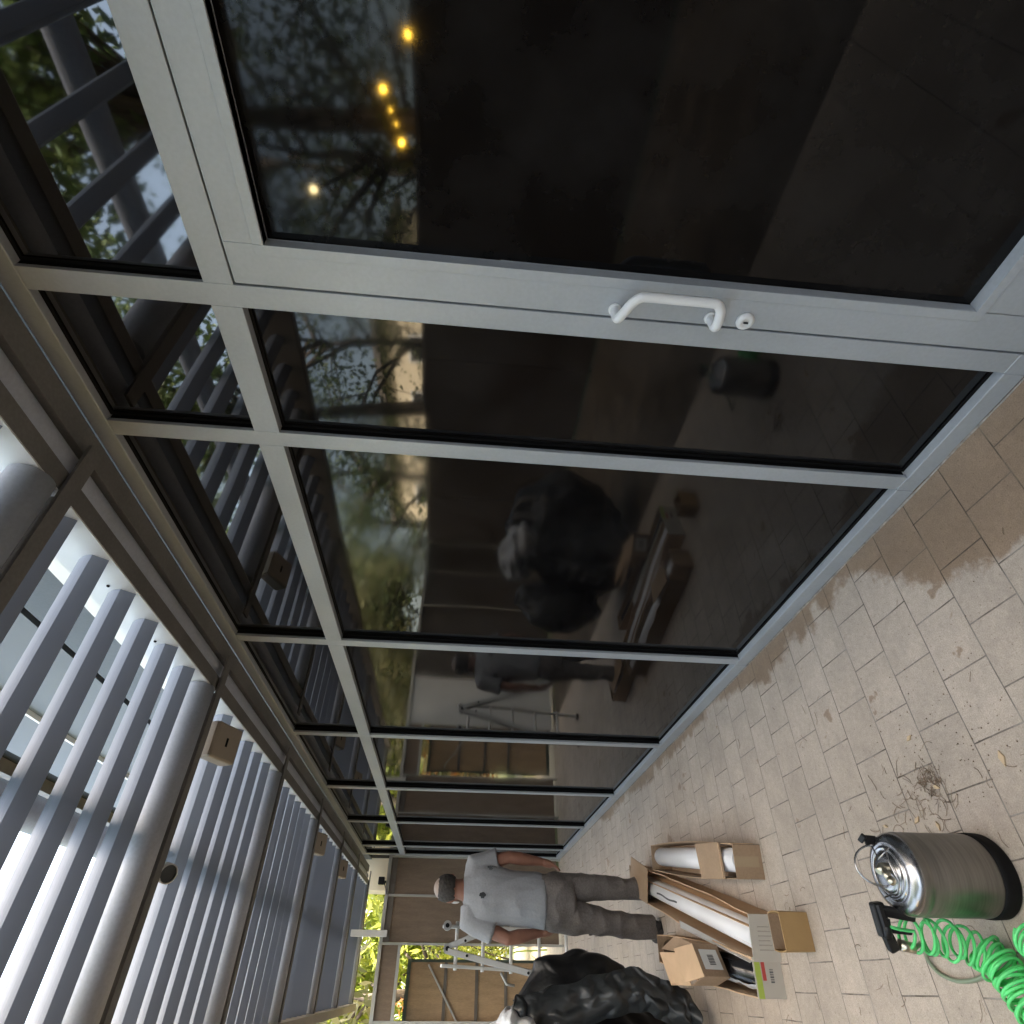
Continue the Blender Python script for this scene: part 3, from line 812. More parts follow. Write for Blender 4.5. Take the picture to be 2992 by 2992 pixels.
# carton A, nearest the glass
t, T, L, e = carton('long_carton', (.477,3.236), (.690,4.60), .150, .145, 'open brown carton nearest the glass wall with a white roll in it', M['card'], seed=3, inm=M['card'])
flap(t, [T(.085,.14,.150),T(.078,.42,.178),T(-.085,.40,.168),T(-.080,.12,.150)], M['card'])
b = MB(); tbox(b,T,.078,.081,0.0,.13,.03,.15); b.build('torn_edge', M['card_in'], t)
tp = mat('packing_tape', (.40,.30,.19), .25, 0, .06)
b = MB(); b.plate([T(-.022,-.0068,.02),T(.024,-.0068,.018),T(.022,-.0068,.1452),T(-.024,-.0068,.1452)], .0008); b.build('tape', tp, t)
b = MB(); b.plate([T(-.0805,.13,.1545),T(.0835,.145,.1545),T(.083,.150,.1548),T(-.081,.136,.1548)], .005); b.build('corrugated_edge', M['card_in'], t)
roll(T, .03, 1.33, .006, .085, .056, M['roll'], 'white film roll in the carton nearest the glass wall')
# carton B, the longest, in the middle
t, T, L, e = carton('long_carton', (.170,3.252), (.640,5.28), .185, .135, 'longest open carton, lying between the other two, with a printed pale end', M['card_grey'], seed=5)
flap(t, [T(-.10,1.62,.140),T(.13,1.48,.165),T(.17,1.86,.175),T(-.085,2.06,.150)], M['card'])
b = MB()
for i in range(6):
    a = -.05+i*.018
    tbox(b,T,a,a+.004,-.0075,-.0062,.03+.006*(i%3),.10)
b.build('print', mat('faint_print', (.36,.33,.29), .8,0,.1), e)
b = MB()
for s in (-1,1):
    b.plate([T(s*.060,.01,.02),T(s*.060,2.0,.02),T(s*.030,2.0,.118),T(s*.034,.01,.122)], .004)
b.build('liner', M['card_in'], t)
roll(T, .02, 2.03, -.004, .072, .058, M['roll'], 'white film roll in the longest carton, marked with a black stroke')
b = MB(); 
p = [T(-.010+.004*sin(i), 1.42-.05*i, .1305) for i in range(9)]
for i in range(8): b.plate([p[i]+Vector((.005,0,0)),p[i]-Vector((.005,0,0)),p[i+1]-Vector((.005,0,0)),p[i+1]+Vector((.005,0,0))], .0015)
tag(b.build('marker_strip', M['ink']), 'black stroke on the white roll in the longest carton', 'marking')
b = MB(); b.plate([T(-.098,.05,.11),T(-.098,1.0,.13),T(-.118,.9,.16),T(-.106,.04,.135)], .002); b.build('loose_paper', M['label'], t)
# small carton end in front
t, T, L, e = carton('small_carton', (.176,2.935), (.182,3.035), .138, .128, 'small golden-brown carton standing nearest, at the end of the longest one', M['card_gold'], seed=8, rag=False, inm=M['card_gold'])
# carton C, by the bags
t, T, L, e = carton('long_carton', (.022,3.295), (.180,4.75), .150, .135, 'carton beside the bin bags with a pale end striped lime and red', M['card_grey'], seed=11)
b = MB(); tbox(b,T,-.0755,-.048 if False else -.0755+.0001,-.008,-.0065,.01,.13)
b = MB(); tbox(b,T,-.075,.075,-.0078,-.0062,.104,.130); b.build('lime_stripe', M['lime'], e)
b = MB(); tbox(b,T,-.010,.060,-.0078,-.0062,.082,.098); b.build('red_stripe', M['red'], e)
b = MB()
for i in range(9):
    a = -.018+i*.006
    tbox(b,T,a,a+(.002 if i%3 else .004),-.0078,-.0062,.045,.062)
b.build('barcode', M['ink'], e)
roll(T, .03, 1.40, .004, .068, .052, M['roll_black'], 'glossy black film roll in the lime-striped carton')
wr = MB(); n=12
for i in range(n):
    b0,b1 = .04+i*.05,.04+(i+1)*.05
    def q(bb,k): return T(-.036+.012*mnoise.noise(Vector((bb*9,k,0)))-k*.016, bb, .112-k*.022+.01*mnoise.noise(Vector((bb*7,k,5))))
    wr.plate([q(b0,0),q(b1,0),q(b1,1),q(b0,1)], .002)
tag(wr.build('plastic_wrap', M['bag_white']), 'strip of white plastic wrap beside the black film roll', 'plastic wrap')
# half-open carton lying on carton C, with an address label
t = thing('label_carton', (.12,3.75,.135), 'crumpled open carton with a white label lying across the lime-striped one', 'carton', 'cartons lying on the paving')
A = [Vector((.175,3.52,.245)),Vector((.045,3.44,.265)),Vector((.030,3.62,.290)),Vector((.160,3.70,.275))]
A = [Vector((.150,3.53,.25)),Vector((.036,3.40,.235)),Vector((-.012,3.66,.16)),Vector((.02,3.70,.15))]
def V(x,y,z): return Vector((x,y,z))
c0,c1,c2,c3 = V(.158,3.66,.150),V(.022,3.55,.150),V(-.01,3.74,.150),V(.13,3.86,.150)
h = V(0,0,.135); k_ = V(.004,-.012,0)
b = MB(); b.plate([c0,c1,c1+h+k_,c0+h+k_], .004); fe = b.build('front_panel', M['card'], t)
b = MB(); b.plate([c1,c2,c2+h,c1+h+k_], .004); b.build('side_panel', M['card'], t)
b = MB(); b.plate([c3,c0,c0+h+k_,c3+h], .004); b.build('side_panel', M['card_in'], t)
b = MB(); b.plate([c0,c3,c2,c1], .004); b.build('base', M['card_in'], t)
b = MB(); b.plate([c0+h+k_,c1+h+k_,c1+h+V(-.02,.20,.03),c0+h+V(-.01,.24,.02)], .004); b.build('flap', M['card_in'], t)
b = MB(); b.plate([c3+h,c0+h+k_,c0+h+V(.05,.30,-.02),c3+h+V(.03,.42,-.03)], .004); b.build('flap', M['card'], t)
b = MB(); b.plate([c2+h,c3+h,c3+h+V(.01,.30,.02),c2+h+V(-.0,.34,.0)], .004); b.build('flap', M['card_in'], t)
d1 = (c1-c0).normalized(); nn = d1.cross(V(0,0,1)).normalized()
if nn.y > 0: nn = -nn
o_ = c0 + d1*.035 + V(0,0,.02) + nn*.0055 + V(.0005,-.0015,0)
b = MB(); b.plate([o_, o_+d1*.105, o_+d1*.105+V(0,0,.095)+k_*.7, o_+V(0,0,.095)+k_*.7], .0012); lb = b.build('label', M['label'], t)
b = MB(); o2 = o_ + nn*.0035 - V(0,.002,0)
for i in range(7):
    s_ = .03+i*.008
    b.plate([o2+d1*s_+V(0,-.002,.03), o2+d1*(s_+.004)+V(0,-.002,.03), o2+d1*(s_+.004)+V(0,-.005,.062), o2+d1*s_+V(0,-.005,.062)], .0008)
b.build('barcode', M['ink'], lb)

# ------------------------------------------------------------------ bin bags
def crumple(name, cen, rad, seed, m, label, cat, n=30, mm=22, amp=.22, peaks=(), group=None, jit=.075):
    """a crumpled plastic bag: soft bulges broken into small sharp facets"""
    b = MB(); c = Vector(cen); rg = random.Random(seed); off = Vector((seed*3.7, seed*1.3, seed*2.1)); vsx=[]; fs=[]
    for i in range(mm+1):
        th = pi*i/mm
        for k in range(n):
            t2 = th + (rg.uniform(-.4,.4)*pi/mm if 0 < i < mm else 0); a = 2*pi*(k+rg.uniform(-.38,.38))/n
            d = Vector((sin(t2)*cos(a), sin(t2)*sin(a), cos(t2)))
            q = d*2.0 + off
            r = 1 + amp*mnoise.noise(q) + amp*.5*(.42-abs(mnoise.noise(q*1.8))) + rg.uniform(-jit,jit)
            for pd, s_, wd in peaks:
                f = max(0, d.dot(Vector(pd).normalized())); r += s_*f**wd
            p = c + Vector((d.x*rad[0], d.y*rad[1], d.z*rad[2]))*r
            if p.z < .004: p.z = .004 + .002*rg.random()
            vsx.append(p)
    for i in range(mm):
        for k in range(n):
            a_,b_,c_,d_ = i*n+k,(i+1)*n+k,(i+1)*n+(k+1)%n,i*n+(k+1)%n
            fs += [(a_,b_,c_),(a_,c_,d_)] if rg.random()<.5 else [(a_,b_,d_),(b_,c_,d_)]
    b.add(vsx, fs, True)
    o = b.build(name, m, loc=(cen[0],cen[1],0))
    sb = o.modifiers.new('soften','SUBSURF'); sb.levels = 3; sb.render_levels = 3
    return tag(o, label, cat, group)
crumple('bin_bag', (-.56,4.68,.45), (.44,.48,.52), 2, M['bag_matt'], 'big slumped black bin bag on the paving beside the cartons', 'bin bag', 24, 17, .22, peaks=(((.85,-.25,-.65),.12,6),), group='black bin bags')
crumple('bin_bag', (-.10,4.95,.62), (.22,.26,.36), 5, M['bag'], 'upright black bin bag with a peaked top standing behind the slumped one', 'bin bag', 20, 15, .26, peaks=(((.62,-.1,.60),.50,16),((-.2,-.2,.9),.4,10),((.8,0,-.1),.25,8)), group='black bin bags')
# crinkled open mouth of the bag: a standing rim of sheet plastic
b = MB(); rim = []
P = [(-.07,4.30,1.16),(-.05,4.30,1.08),(-.02,4.30,.93),(.02,4.30,.71),(.055,4.30,.56),(.075,4.30,.43),(.03,4.30,.31),(.0,4.32,.20),(-.03,4.34,.12)]
n = 30; rows = 8; vsx=[]; rg = random.Random(4)
for i in range(n+1):
    f = i/n*(len(P)-1); j = min(int(f), len(P)-2); q = Vector(P[j]).lerp(Vector(P[j+1]), f-j)
    for r_ in range(rows):
        s_ = r_/(rows-1)
        nz = mnoise.noise(Vector((i*.47, s_*2.2, 3.0)))
        dirn = Vector((-.20,-.02,-.02))*s_
        jt = Vector((rg.uniform(-.008,.008), rg.uniform(-.032,.032), rg.uniform(-.014,.014)))
        vsx.append(q + dirn + jt + Vector((.012*nz, -.07*sin(s_*pi) + .06*nz, .025*nz)))
fs = []
for i in range(n):
    for r_ in range(rows-1):
        a_,b_,c_,d_ = i*rows+r_,(i+1)*rows+r_,(i+1)*rows+r_+1,i*rows+r_+1
        fs += [(a_,b_,c_),(a_,c_,d_)] if rg.random()<.5 else [(a_,b_,d_),(b_,c_,d_)]
b.add(vsx, fs, True)
o = b.build('bin_liner', M['liner']); sb = o.modifiers.new('soften','SUBSURF'); sb.levels = 3; sb.render_levels = 3; 
sm = o.modifiers.new('thick','SOLIDIFY'); sm.thickness = .004
tag(o, 'crinkled black liner draped with its open edge down the front of the bin bags', 'bin liner')
crumple('plastic_sheet', (-.31,4.40,1.13), (.19,.36,.16), 9, M['bag_white'], 'crumpled white plastic sheet lying on top of the bin bags', 'plastic sheet', 30, 20, .35)
crumple('bin_bag', (-.75,4.5,.65), (.38,.6,.55), 12, M['bag'], 'tall black bin bag at the back of the pile, mostly out of view', 'bin bag', 22, 15, .28, group='black bin bags')

# ------------------------------------------------------------------ ladder
lad = thing('folding_ladder', (.27,7.2,0), 'aluminium folding ladder standing open between the man and the gate', 'ladder')
b = MB(); 
def rail(x0,z0,y0,x1,z1,y1,m,name='stile',wd=.028,dp=.07):
    b = MB(); b.bar((x0,y0,z0),(x1,y1,z1),wd,dp,(0,1,0)); return b.build(name, m, lad, .006)
rail(.425,1.60,7.15,.42,.03,7.55,M['ladder_white']); rail(.115,1.60,7.15,.055,.03,7.55,M['ladder_white'])
for i,z in enumerate((1.46,1.19,.90,.60,.30)):
    f = 1-z/1.6
    yy = 7.15+.40*f; xr = .425-.004*f; xl = .115-.06*f
    b = MB(); b.tube([(xl-.03,yy,z),(xr+.045,yy,z)], .017, 10); b.build('rung', M['ladder_white'], lad)
    b = MB(); b.box(xl-.03,xr+.03,yy+.018,yy+.034,z-.012,z+.012); b.build('tread_backing', M['ladder'], lad)
rail(.225,1.55,6.98,-.10,.03,6.45,M['ladder'],'leg',.05,.085)
rail(.255,1.54,6.98,.60,.55,6.75,M['ladder'],'leg',.05,.075)
for x,y,z in ((.24,6.98,1.545),(.43,7.12,1.56)):
    b = MB(); b.tube([(x,y-.04,z),(x,y+.04,z)], .042, 16); hg = b.build('hinge', M['ladder'], lad)
    b = MB(); b.tube([(x,y-.047,z),(x,y-.0405,z)], .02, 12); b.build('hinge_pin', M['gasket'], hg)
for x,y,z in ((.185,6.90,1.36),(.30,6.92,1.38),(.06,6.70,.80)):
    b = MB(); b.tube([(x,y-.055,z),(x,y-.045,z)], .012, 8); b.build('bolt', M['gasket'], lad)
b = MB(); b.tube([(.06,6.66,1.05),(-.02,6.62,1.0),(-.03,6.62,.93)], .012, 8); b.build('catch', M['ladder'], lad)
for x,y in ((.42,7.55),(.055,7.55),(-.105,6.44)):
    b = MB(); b.box(x-.03,x+.03,y-.045,y+.045,.001,.03); b.build('foot', M['rubber'], lad, .004)

# ------------------------------------------------------------------ keg, hoses
kx, ky, kr, kh = .25, 1.83, .105, .28
kg = thing('steel_keg', (kx,ky,0), 'stainless steel pressure keg with black rubber base and green air hose on the paving', 'keg')
b = MB(); b.lathe([(kr*.95,.034),(kr*.985,.048),(kr,.056),(kr,.245),(kr*.985,.25),(kr*.985,.256),(kr,.26),(kr,.272),(kr*.985,.281)], (kx,ky,0), 56); b.build('body', M['steel'], kg)
b = MB(); b.lathe([(kr*.985,.2805),(kr*.97,.288),(kr*.90,.298),(kr*.78,.305),(kr*.70,.307),(kr*.665,.304),(kr*.645,.306),(kr*.62,.312),(kr*.58,.311),(kr*.55,.308),(kr*.50,.312),(kr*.46,.319),(kr*.36,.322),(kr*.2,.323),(0,.323)], (kx,ky,0), 56); b.build('lid', M['steel_shiny'], kg)
b = MB(); b.lathe([(0,.002),(kr*.99,.002),(kr*1.02,.008),(kr*1.03,.036),(kr*1.02,.050),(kr*.985,.0515)], (kx,ky,0), 56); b.build('rubber_base', M['rubber'], kg)
b = MB(); b.tube([(kx+.01,ky-.02,.322),(kx+.01,ky-.02,.338),(kx+.0,ky-.02,.352)], [.014,.013,.010], 12); b.tube([(kx+.01,ky-.02,.338),(kx-.022,ky-.045,.341)], .010, 10)
b.sphere((kx-.025,ky-.048,.341), .012); b.build('valve', M['brass'], kg)
# wire bail over the lid
b = MB(); b.tube([(kx+.02+.052*cos(a), ky+.01+.05*sin(a)*.35, .322+.062*sin(a)) for a in [pi*i/18 for i in range(19)]], .0028, 7)
b.tube([(kx+.055,ky-.045,.325),(kx+.02,ky-.050,.33),(kx-.03,ky-.055,.325),(kx-.05,ky-.03,.323),(kx-.055,ky+.03,.323)], .0026, 7)
b.tube([(kx+.07,ky+.015,.322),(kx+.03,ky-.03,.345),(kx+.055,ky-.06,.322)], .0026, 7); b.build('wire_bail', M['steel_shiny'], kg)
b = MB(); b.bar((kx+.085,ky+.03,.292),(kx+.088,ky+.035,.325),.03,.012); b.bar((kx+.088,ky+.035,.325),(kx+.10,ky+.04,.334),.03,.010); b.build('carry_lug', M['plastic_black'], kg, .003)
# black spray gun resting against the keg
gn = thing('spray_gun', (.165,1.88,.30), 'black plastic spray gun hung on the keg lid', 'spray gun')
b = MB(); b.bar((.185,1.88,.345),(.105,1.90,.335),.028,.034); b.bar((.112,1.90,.33),(.075,1.92,.31),.024,.03); b.build('body', M['plastic_black'], gn, .006)
b = MB(); b.bar((.165,1.88,.335),(.150,1.86,.255),.026,.022); b.bar((.120,1.89,.325),(.115,1.875,.27),.014,.02); b.build('grip', M['plastic_black'], gn, .006)
b = MB(); b.tube([(.145,1.87,.338),(.10,1.885,.338)], .011, 10); b.bar((.125,1.862,.35),(.175,1.858,.352),.012,.012); b.build('trigger', M['plastic_black'], gn)
b = MB(); b.tube([(.088,1.905,.300),(.080,1.90,.262)], .014, 12); b.build('fitting', M['brass'], gn)

def helix(path, r, turns, ph=0, n_per=26, squash=1.0, seed=1, jit=.12):
    path = [Vector(p) for p in path]
    seg = [(path[i+1]-path[i]).length for i in range(len(path)-1)]; tot = sum(seg)
    def at(s):
        s *= tot
        for i,l in enumerate(seg):
            if s <= l or i == len(seg)-1:
                return path[i].lerp(path[i+1], min(1,s/l))
            s -= l
    N_ = int(turns*n_per); out=[]; ref = Vector((.3,-.8,.5)).normalized()
    for i in range(N_+1):
        s = i/N_; p = at(s); tg = (at(min(1,s+.04))-at(max(0,s-.04))).normalized()
        u = (ref - tg*ref.dot(tg)).normalized(); ref = u; v = tg.cross(u)
        a = 2*pi*turns*s + ph
        rr = r*(1+jit*mnoise.noise(Vector((s*turns*.9,seed,0))))
        wob = tg*(.016*mnoise.noise(Vector((s*turns*.7,seed,4))) + .010*mnoise.noise(Vector((a*.35,seed,7))))*jit*3
        out.append(p + wob + u*cos(a)*rr + v*sin(a)*rr*squash)
    for p in out: p.z = max(p.z, .007)
    return out
hs = thing('coiled_hose', (.1,1.9,0), 'bright green spiral air hose hanging beside the steel keg', 'hose')
b = MB(); h1 = helix([(.118,1.905,.27),(.105,1.905,.19),(.092,1.90,.115),(.075,1.89,.075)], .042, 8.5, 0.3, jit=.5, seed=2)
b.tube([(.125,1.86,.335),(.12,1.875,.30)] + h1, .0043, 8); b.build('upper_coil', M['coil'], hs)
b = MB(); h2 = helix([(.075,1.89,.072),(.050,1.865,.058),(.02,1.845,.054),(-.02,1.825,.054),(-.06,1.80,.054),(-.09,1.76,.054)], .046, 25, 1.0, jit=.38, seed=5)
b.tube(h1[-2:]+h2, .0043, 8); b.build('lower_coil', M['coil'], hs)
b = MB(); h3 = helix([(.10,1.735,.05),(.07,1.70,.05),(.02,1.68,.05),(-.05,1.67,.05)], .044, 15, .4, jit=.35, seed=8)
b.tube(h3, .0043, 8); b.build('floor_coil', M['coil'], hs)
gh = thing('straight_hose', (.05,2.2,0), 'thin grey-green hose curving over the paving from the spray gun to the coil', 'hose')
pts = [(.080,1.90,.262),(.092,1.96,.20),(.10,2.05,.13),(.098,2.13,.07),(.085,2.19,.03),(.06,2.215,.012),(.03,2.19,.008),(.012,2.13,.008),(.012,2.06,.008),(.022,2.0,.012),(.035,1.955,.035)]
def smooth(pts, n=5):
    P = [Vector(p) for p in pts]; out=[]
    for i in range(len(P)-1):
        p0,p1,p2,p3 = P[max(i-1,0)],P[i],P[i+1],P[min(i+2,len(P)-1)]
        for k in range(n):
            t_=k/n
            out.append(.5*((2*p1)+(-p0+p2)*t_+(2*p0-5*p1+4*p2-p3)*t_*t_+(-p0+3*p1-3*p2+p3)*t_**3))
    return out+[P[-1]]
b = MB(); b.tube(smooth(pts), .006, 9); b.build('tube', M['grey_hose'], gh)
b = MB(); b.tube([(.032,1.962,.03),(.045,1.925,.045)], .012, 12); b.build('coupling', M['plastic_black'], gh)

# ------------------------------------------------------------------ litter on the paving
lt = MB(); rng = random.Random(9)
def strand(cx, cy, l, wd=.0016):
    a = rng.uniform(0,2*pi); k = rng.uniform(-45,45); x,y = cx,cy; pts=[]
    for i in range(7):
        pts.append((x,y,.003+.003*rng.random())); x += cos(a)*l/6; y += sin(a)*l/6; a += k*l/6
    lt.tube(pts, wd*rng.uniform(.5,1), 4, False)
for _ in range(75):
    cx = .525+rng.gauss(0,.022); cy = 1.90+rng.gauss(0,.036)
    strand(cx, cy, rng.uniform(.008,.034), .0013)
for _ in range(70): strand(rng.gauss(.49,.06), rng.gauss(2.0,.12), rng.uniform(.02,.07), .0011)
for _ in range(60): strand(rng.uniform(-.3,1.1), rng.uniform(1.2,3.6), rng.uniform(.02,.06), .001)
for _ in range(150):
    cx = rng.gauss(.6,.18); cy = rng.gauss(1.72,.22); s=rng.uniform(.0007,.002)
    lt.box(cx-s,cx+s,cy-s*.6,cy+s*.6,.001,.003)
tag(lt.build('dry_litter', M['litter']), 'dry brown plant litter and twigs strewn on the paving by the keg', 'litter', kind='stuff')
chips = [(.668,1.912,.010,'beside the pile of dry litter toward the glass'),(.512,1.592,.015,'lying alone nearest the door'),(.503,1.882,.010,'in the pile of dry litter'),(.434,2.030,.012,'between the litter and the keg, larger one'),(.402,1.945,.010,'right against the keg'),(.447,2.20,.008,'farthest from the door, past the keg')]
for i,(x,y,s,wh) in enumerate(chips):
    b = MB(); a = i*1.1+.4
    q = [(x+cos(a+k*pi/2)*s*(1.5 if k%2 else .7)*(1+.2*sin(i+k)), y+sin(a+k*pi/2)*s*(1.5 if k%2 else .7), 0) for k in range(4)]
    b.hexa([(p[0],p[1],.0008) for p in q]+[(p[0]*.98+x*.02,p[1]*.98+y*.02,.006) for p in q])
    tag(b.build('wood_chip', M['chip'], None, .001, loc=(x,y,0)), 'pale wood chip '+wh, 'wood chip', 'wood chips on the paving')

# ------------------------------------------------------------------ the man
def rings(b, spec, n=22):
    """spec: list of (centre, rx, ry) horizontal ellipses from bottom to top"""
    vsx=[]
    for c,rx,ry in spec:
        for k in range(n):
            a=2*pi*k/n; ca,sa=cos(a),sin(a)
            vsx.append((c[0]+rx*abs(ca)**.85*(1 if ca>=0 else -1), c[1]+ry*abs(sa)**.85*(1 if sa>=0 else -1), c[2]))
    fs=[(i*n+k,i*n+(k+1)%n,(i+1)*n+(k+1)%n,(i+1)*n+k) for i in range(len(spec)-1) for k in range(n)]
    b.add(vsx,fs,True); b.add(vsx[:n],[tuple(range(n-1,-1,-1))]); b.add(vsx[-n:],[tuple(range(n))])
def remeshed(b, name, m, parent, vox, smooth_it=4, wrinkle=0, wscale=14, stretch=(1,1,1)):
    o = b.build(name, m, parent)
    r = o.modifiers.new('r','REMESH'); r.mode='VOXEL'; r.voxel_size=vox; r.use_smooth_shade=True
    s = o.modifiers.new('s','SMOOTH'); s.factor=.5; s.iterations=smooth_it
    dg = bpy.context.evaluated_depsgraph_get(); dg.update()
    me = bpy.data.meshes.new_from_object(o.evaluated_get(dg))
    o.modifiers.clear(); old=o.data; o.data=me; bpy.data.meshes.remove(old)
    if wrinkle:
        me.update(); nr=[v.normal.copy() for v in me.vertices]
        for v,nn_ in zip(me.vertices,nr):
            q=Vector((v.co.x*stretch[0],v.co.y*stretch[1],v.co.z*stretch[2]))
            v.co += nn_*wrinkle*((.5-abs(mnoise.noise(q*wscale)))+.6*mnoise.noise(q*wscale*.5))
    for p in me.polygons: p.use_smooth=True
    if not me.materials: me.materials.append(m)
    return o
mx_, my_ = .49, 5.05
man = thing('person', (mx_,my_,0), 'balding man in a light grey T-shirt and brown-grey trousers standing with his back turned', 'person')
bd = MB()
hd = Vector((.53,5.05,1.565))
rings(bd, [((.47,5.05,.70),.13,.095),((.47,5.05,.82),.14,.10),((.48,5.05,.98),.135,.095),((.49,5.05,1.15),.14,.10),((.50,5.055,1.28),.155,.10),((.51,5.06,1.36),.16,.085),((.515,5.06,1.41),.11,.07),((.52,5.06,1.45),.075,.07),((.525,5.055,1.50),.062,.065),((.528,5.055,1.53),.06,.07)])
bd.sphere(hd+Vector((0,.0,.02)), .1, 20, 14, (.80,.95,.92))
bd.sphere(hd+Vector((-.012,.03,-.035)), .075, 18, 12, (.88,.98,1.0))
bd.sphere(hd+Vector((-.03,.105,-.015)), .018, 10, 8, (.8,1,1.3))
for s in (-1,1): bd.sphere(hd+Vector((s*.082,.012,-.005)), .030, 12, 8, (.35,.7,1.05))
sR, eR, wR = (.685,5.06,1.375), (.735,5.04,1.12), (.715,5.09,.865)
sL, eL, wL = (.335,5.06,1.40), (.235,5.03,1.13), (.275,5.10,.885)
for s_,e_,w_ in ((sR,eR,wR),(sL,eL,wL)):
    s_,e_,w_=map(Vector,(s_,e_,w_))
    bd.tube([s_+Vector((0,0,-.012)),s_.lerp(e_,.4),e_,e_.lerp(w_,.3),w_.lerp(e_,.25),w_],[.058,.052,.043,.046,.034,.028],14)
def hand(w_, d, side):
    w_=Vector(w_); d=Vector(d).normalized(); fwd=Vector((0,1,0)); fwd=(fwd-d*fwd.dot(d)).normalized(); lat=d.cross(fwd)
    bd.tube([w_,w_+d*.03,w_+d*.075],[.028,.030,.026],10)
    bd.tube([w_+d*.02-fwd*.022,w_+d*.085-fwd*.026],[.018,.016],8); bd.tube([w_+d*.02+fwd*.022,w_+d*.085+fwd*.028],[.018,.016],8)
    for i,(o,l) in enumerate(((-.030,.062),(-.010,.078),(.010,.082),(.030,.074))):
        p=w_+d*.08+fwd*o
        bd.tube([p,p+d*l*.5+lat*side*.006,p+d*l*.85+lat*side*.022],[.0095,.009,.007],8)
    p=w_+d*.02+fwd*.025
    bd.tube([p,p+fwd*.028+d*.03,p+fwd*.034+d*.065],[.014,.011,.008],8)
hand(wR,(-.25,.05,-1),-1); hand(wL,(.12,.1,-1),1)
LR=[(.53,5.05,.80),(.55,5.04,.49),(.555,5.07,.09)]; LL=[(.41,5.05,.80),(.345,5.05,.47),(.315,5.07,.09)]
for l in (LR,LL):
    a_,b_,c_=map(Vector,l)
    bd.tube([a_,a_.lerp(b_,.5),b_,b_.lerp(c_,.3),c_.lerp(b_,.2),c_],[.085,.072,.055,.056,.04,.036],14)
bd.v = [tuple(p) for p in bd.v]
bodyo = remeshed(bd,'body',M['skin'],man,.0065,3)
# bare crown on top, dark hair round the back
hb_ = MB(); n_=40; mm_=26; vsx=[]; fs=[]
for i in range(mm_+1):
    th = radians(46)+(radians(120)-radians(53))*i/mm_
    for k in range(n_):
        a = pi*1.0+ (k/(n_-1))*pi*1.0 + 0.0
        a = radians(-200)+radians(220)*k/(n_-1)
        th = radians(53+9*mnoise.noise(Vector((a*3.1,1,0)))) + (radians(126+8*mnoise.noise(Vector((a*4.3,8,0))))-radians(53))*i/mm_
        d = Vector((sin(th)*cos(a), sin(th)*sin(a), cos(th)))
        rr = 1.055+.05*mnoise.noise(d*9)+.035*mnoise.noise(d*26)+.06*(i/mm_)*(1-i/mm_)
        p = hd+Vector((0,0,.02))+Vector((d.x*.080*rr, d.y*.095*rr, d.z*.092*rr))
        vsx.append(p)
for i in range(mm_):
    for k in range(n_-1): fs.append((i*n_+k,(i+1)*n_+k,(i+1)*n_+k+1,i*n_+k+1))
hb_.add(vsx,fs,True); hr=hb_.build('hair',M['hair'],man); sm=hr.modifiers.new('t','SOLIDIFY'); sm.thickness=.008; sm.offset=-.5
sc_ = MB(); sc_.sphere(hd+Vector((0,.0,.0215)), .1015, 24, 14, (.80,.95,.92)); sc_.v=[p for p in sc_.v]
cap = MB(); vsx=[]; fs=[]
for i in range(9):
    th=radians(59)*i/8
    for k in range(24):
        a=2*pi*k/24; d=Vector((sin(th)*cos(a),sin(th)*sin(a),cos(th))); vsx.append(hd+Vector((0,0,.02))+Vector((d.x*.0815,d.y*.097,d.z*.0945)))
for i in range(8):
    for k in range(24): fs.append((i*24+k,(i+1)*24+k,(i+1)*24+(k+1)%24,i*24+(k+1)%24))
cap.add(vsx,fs,True); cap.build('bald_crown',M['scalp'],man)
# grey sideburn and mask strap by his left ear
b = MB(); b.sphere(hd+Vector((-.083,.030,-.045)), .026, 12, 8, (.35,.9,1.3)); b.build('mask', M['label'], man)
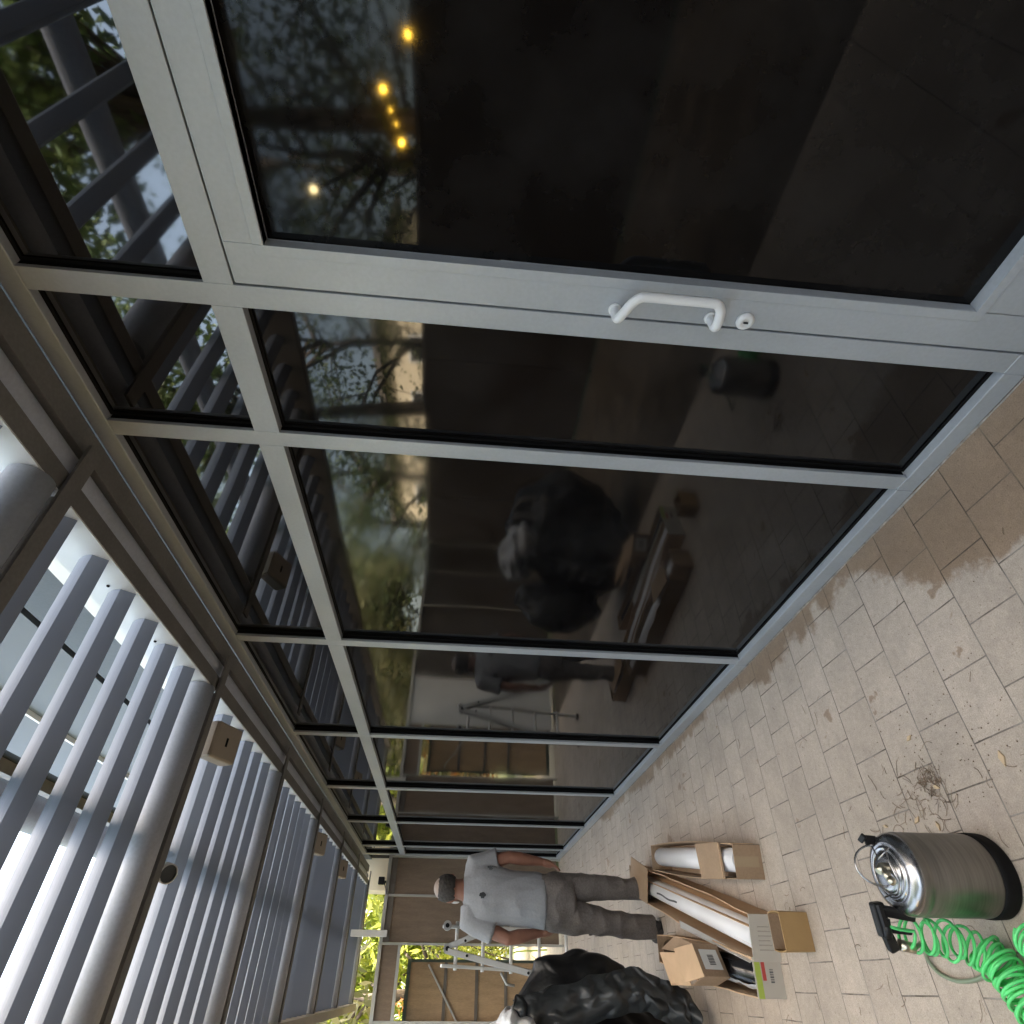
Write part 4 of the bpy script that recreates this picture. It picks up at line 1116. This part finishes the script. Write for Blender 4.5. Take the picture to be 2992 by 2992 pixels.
# T-shirt
sh = MB()
rings(sh, [((.455,5.05,.868),.172,.132),((.46,5.05,.90),.174,.134),((.475,5.05,1.0),.172,.130),((.485,5.05,1.12),.172,.128),((.495,5.055,1.24),.186,.132),((.503,5.06,1.33),.196,.122),((.508,5.06,1.39),.178,.105),((.515,5.06,1.43),.12,.088),((.52,5.06,1.455),.078,.075)])
for s_,e_,f in ((sR,eR,.62),(sL,eL,.60)):
    s_,e_=Vector(s_),Vector(e_); c_=Vector((.51,5.06,1.38))
    sh.tube([c_.lerp(s_,.55),s_,s_.lerp(e_,f*.5),s_.lerp(e_,f)],[.085,.078,.074,.075],16)
remeshed(sh,'shirt',M['shirt'],man,.008,3,.016,7,(1.3,1,.55))
for x,z,s in ((.478,1.326,.022),(.65,1.272,.018)):
    b = MB()
    vsx=[]; 
    yb = 5.055-.128*(max(0,1-((x-.50)/.21)**2))**.45-.006
    for k in range(14):
        a=2*pi*k/14; rr=s*(.85+.8*mnoise.noise(Vector((k*1.7,z*9,0)))); vsx.append((x+cos(a)*rr, yb+abs(cos(a)*rr)*.15-.004, z+sin(a)*rr*1.2))
    b.add(vsx+[(v[0],v[1]+.02,v[2]) for v in vsx],[tuple(range(14)),tuple(range(27,13,-1))]+[(k,(k+1)%14,14+(k+1)%14,14+k) for k in range(14)])
    b.build('shirt_print',M['print'],man)
# trousers
tr = MB()
rings(tr,[((.465,5.05,.66),.150,.118),((.465,5.05,.74),.166,.130),((.46,5.05,.84),.163,.126),((.462,5.05,.90),.160,.122)])
tr.tube([(.535,5.05,.82),(.55,5.05,.66),(.552,5.045,.49),(.554,5.06,.25),(.555,5.07,.05)],[.10,.094,.074,.066,.068],18)
tr.tube([(.39,5.05,.82),(.365,5.05,.64),(.342,5.05,.46),(.318,5.065,.22),(.315,5.07,.05)],[.105,.10,.082,.070,.072],18)
remeshed(tr,'trousers',M['trousers'],man,.008,2,.022,8,(1,1,.8))
for x,tx in ((.555,.02),(.315,-.055)):
    b = MB()
    b.sphere((x,5.05,.045),.052,14,9,(.85,1.0,.85)); b.sphere((x+tx*.5,5.13,.035),.052,14,9,(.85,1.4,.68)); b.tube([(x,5.02,.014),(x+tx,5.19,.012)],[.04,.038],10)
    b.v=[(p[0],p[1],max(p[2],.002)) for p in b.v]
    b.build('shoe',M['shoe'],man)

# the script's own bookkeeping is not part of the scene
for o in bpy.data.objects:
    if '_o' in o: del o['_o']
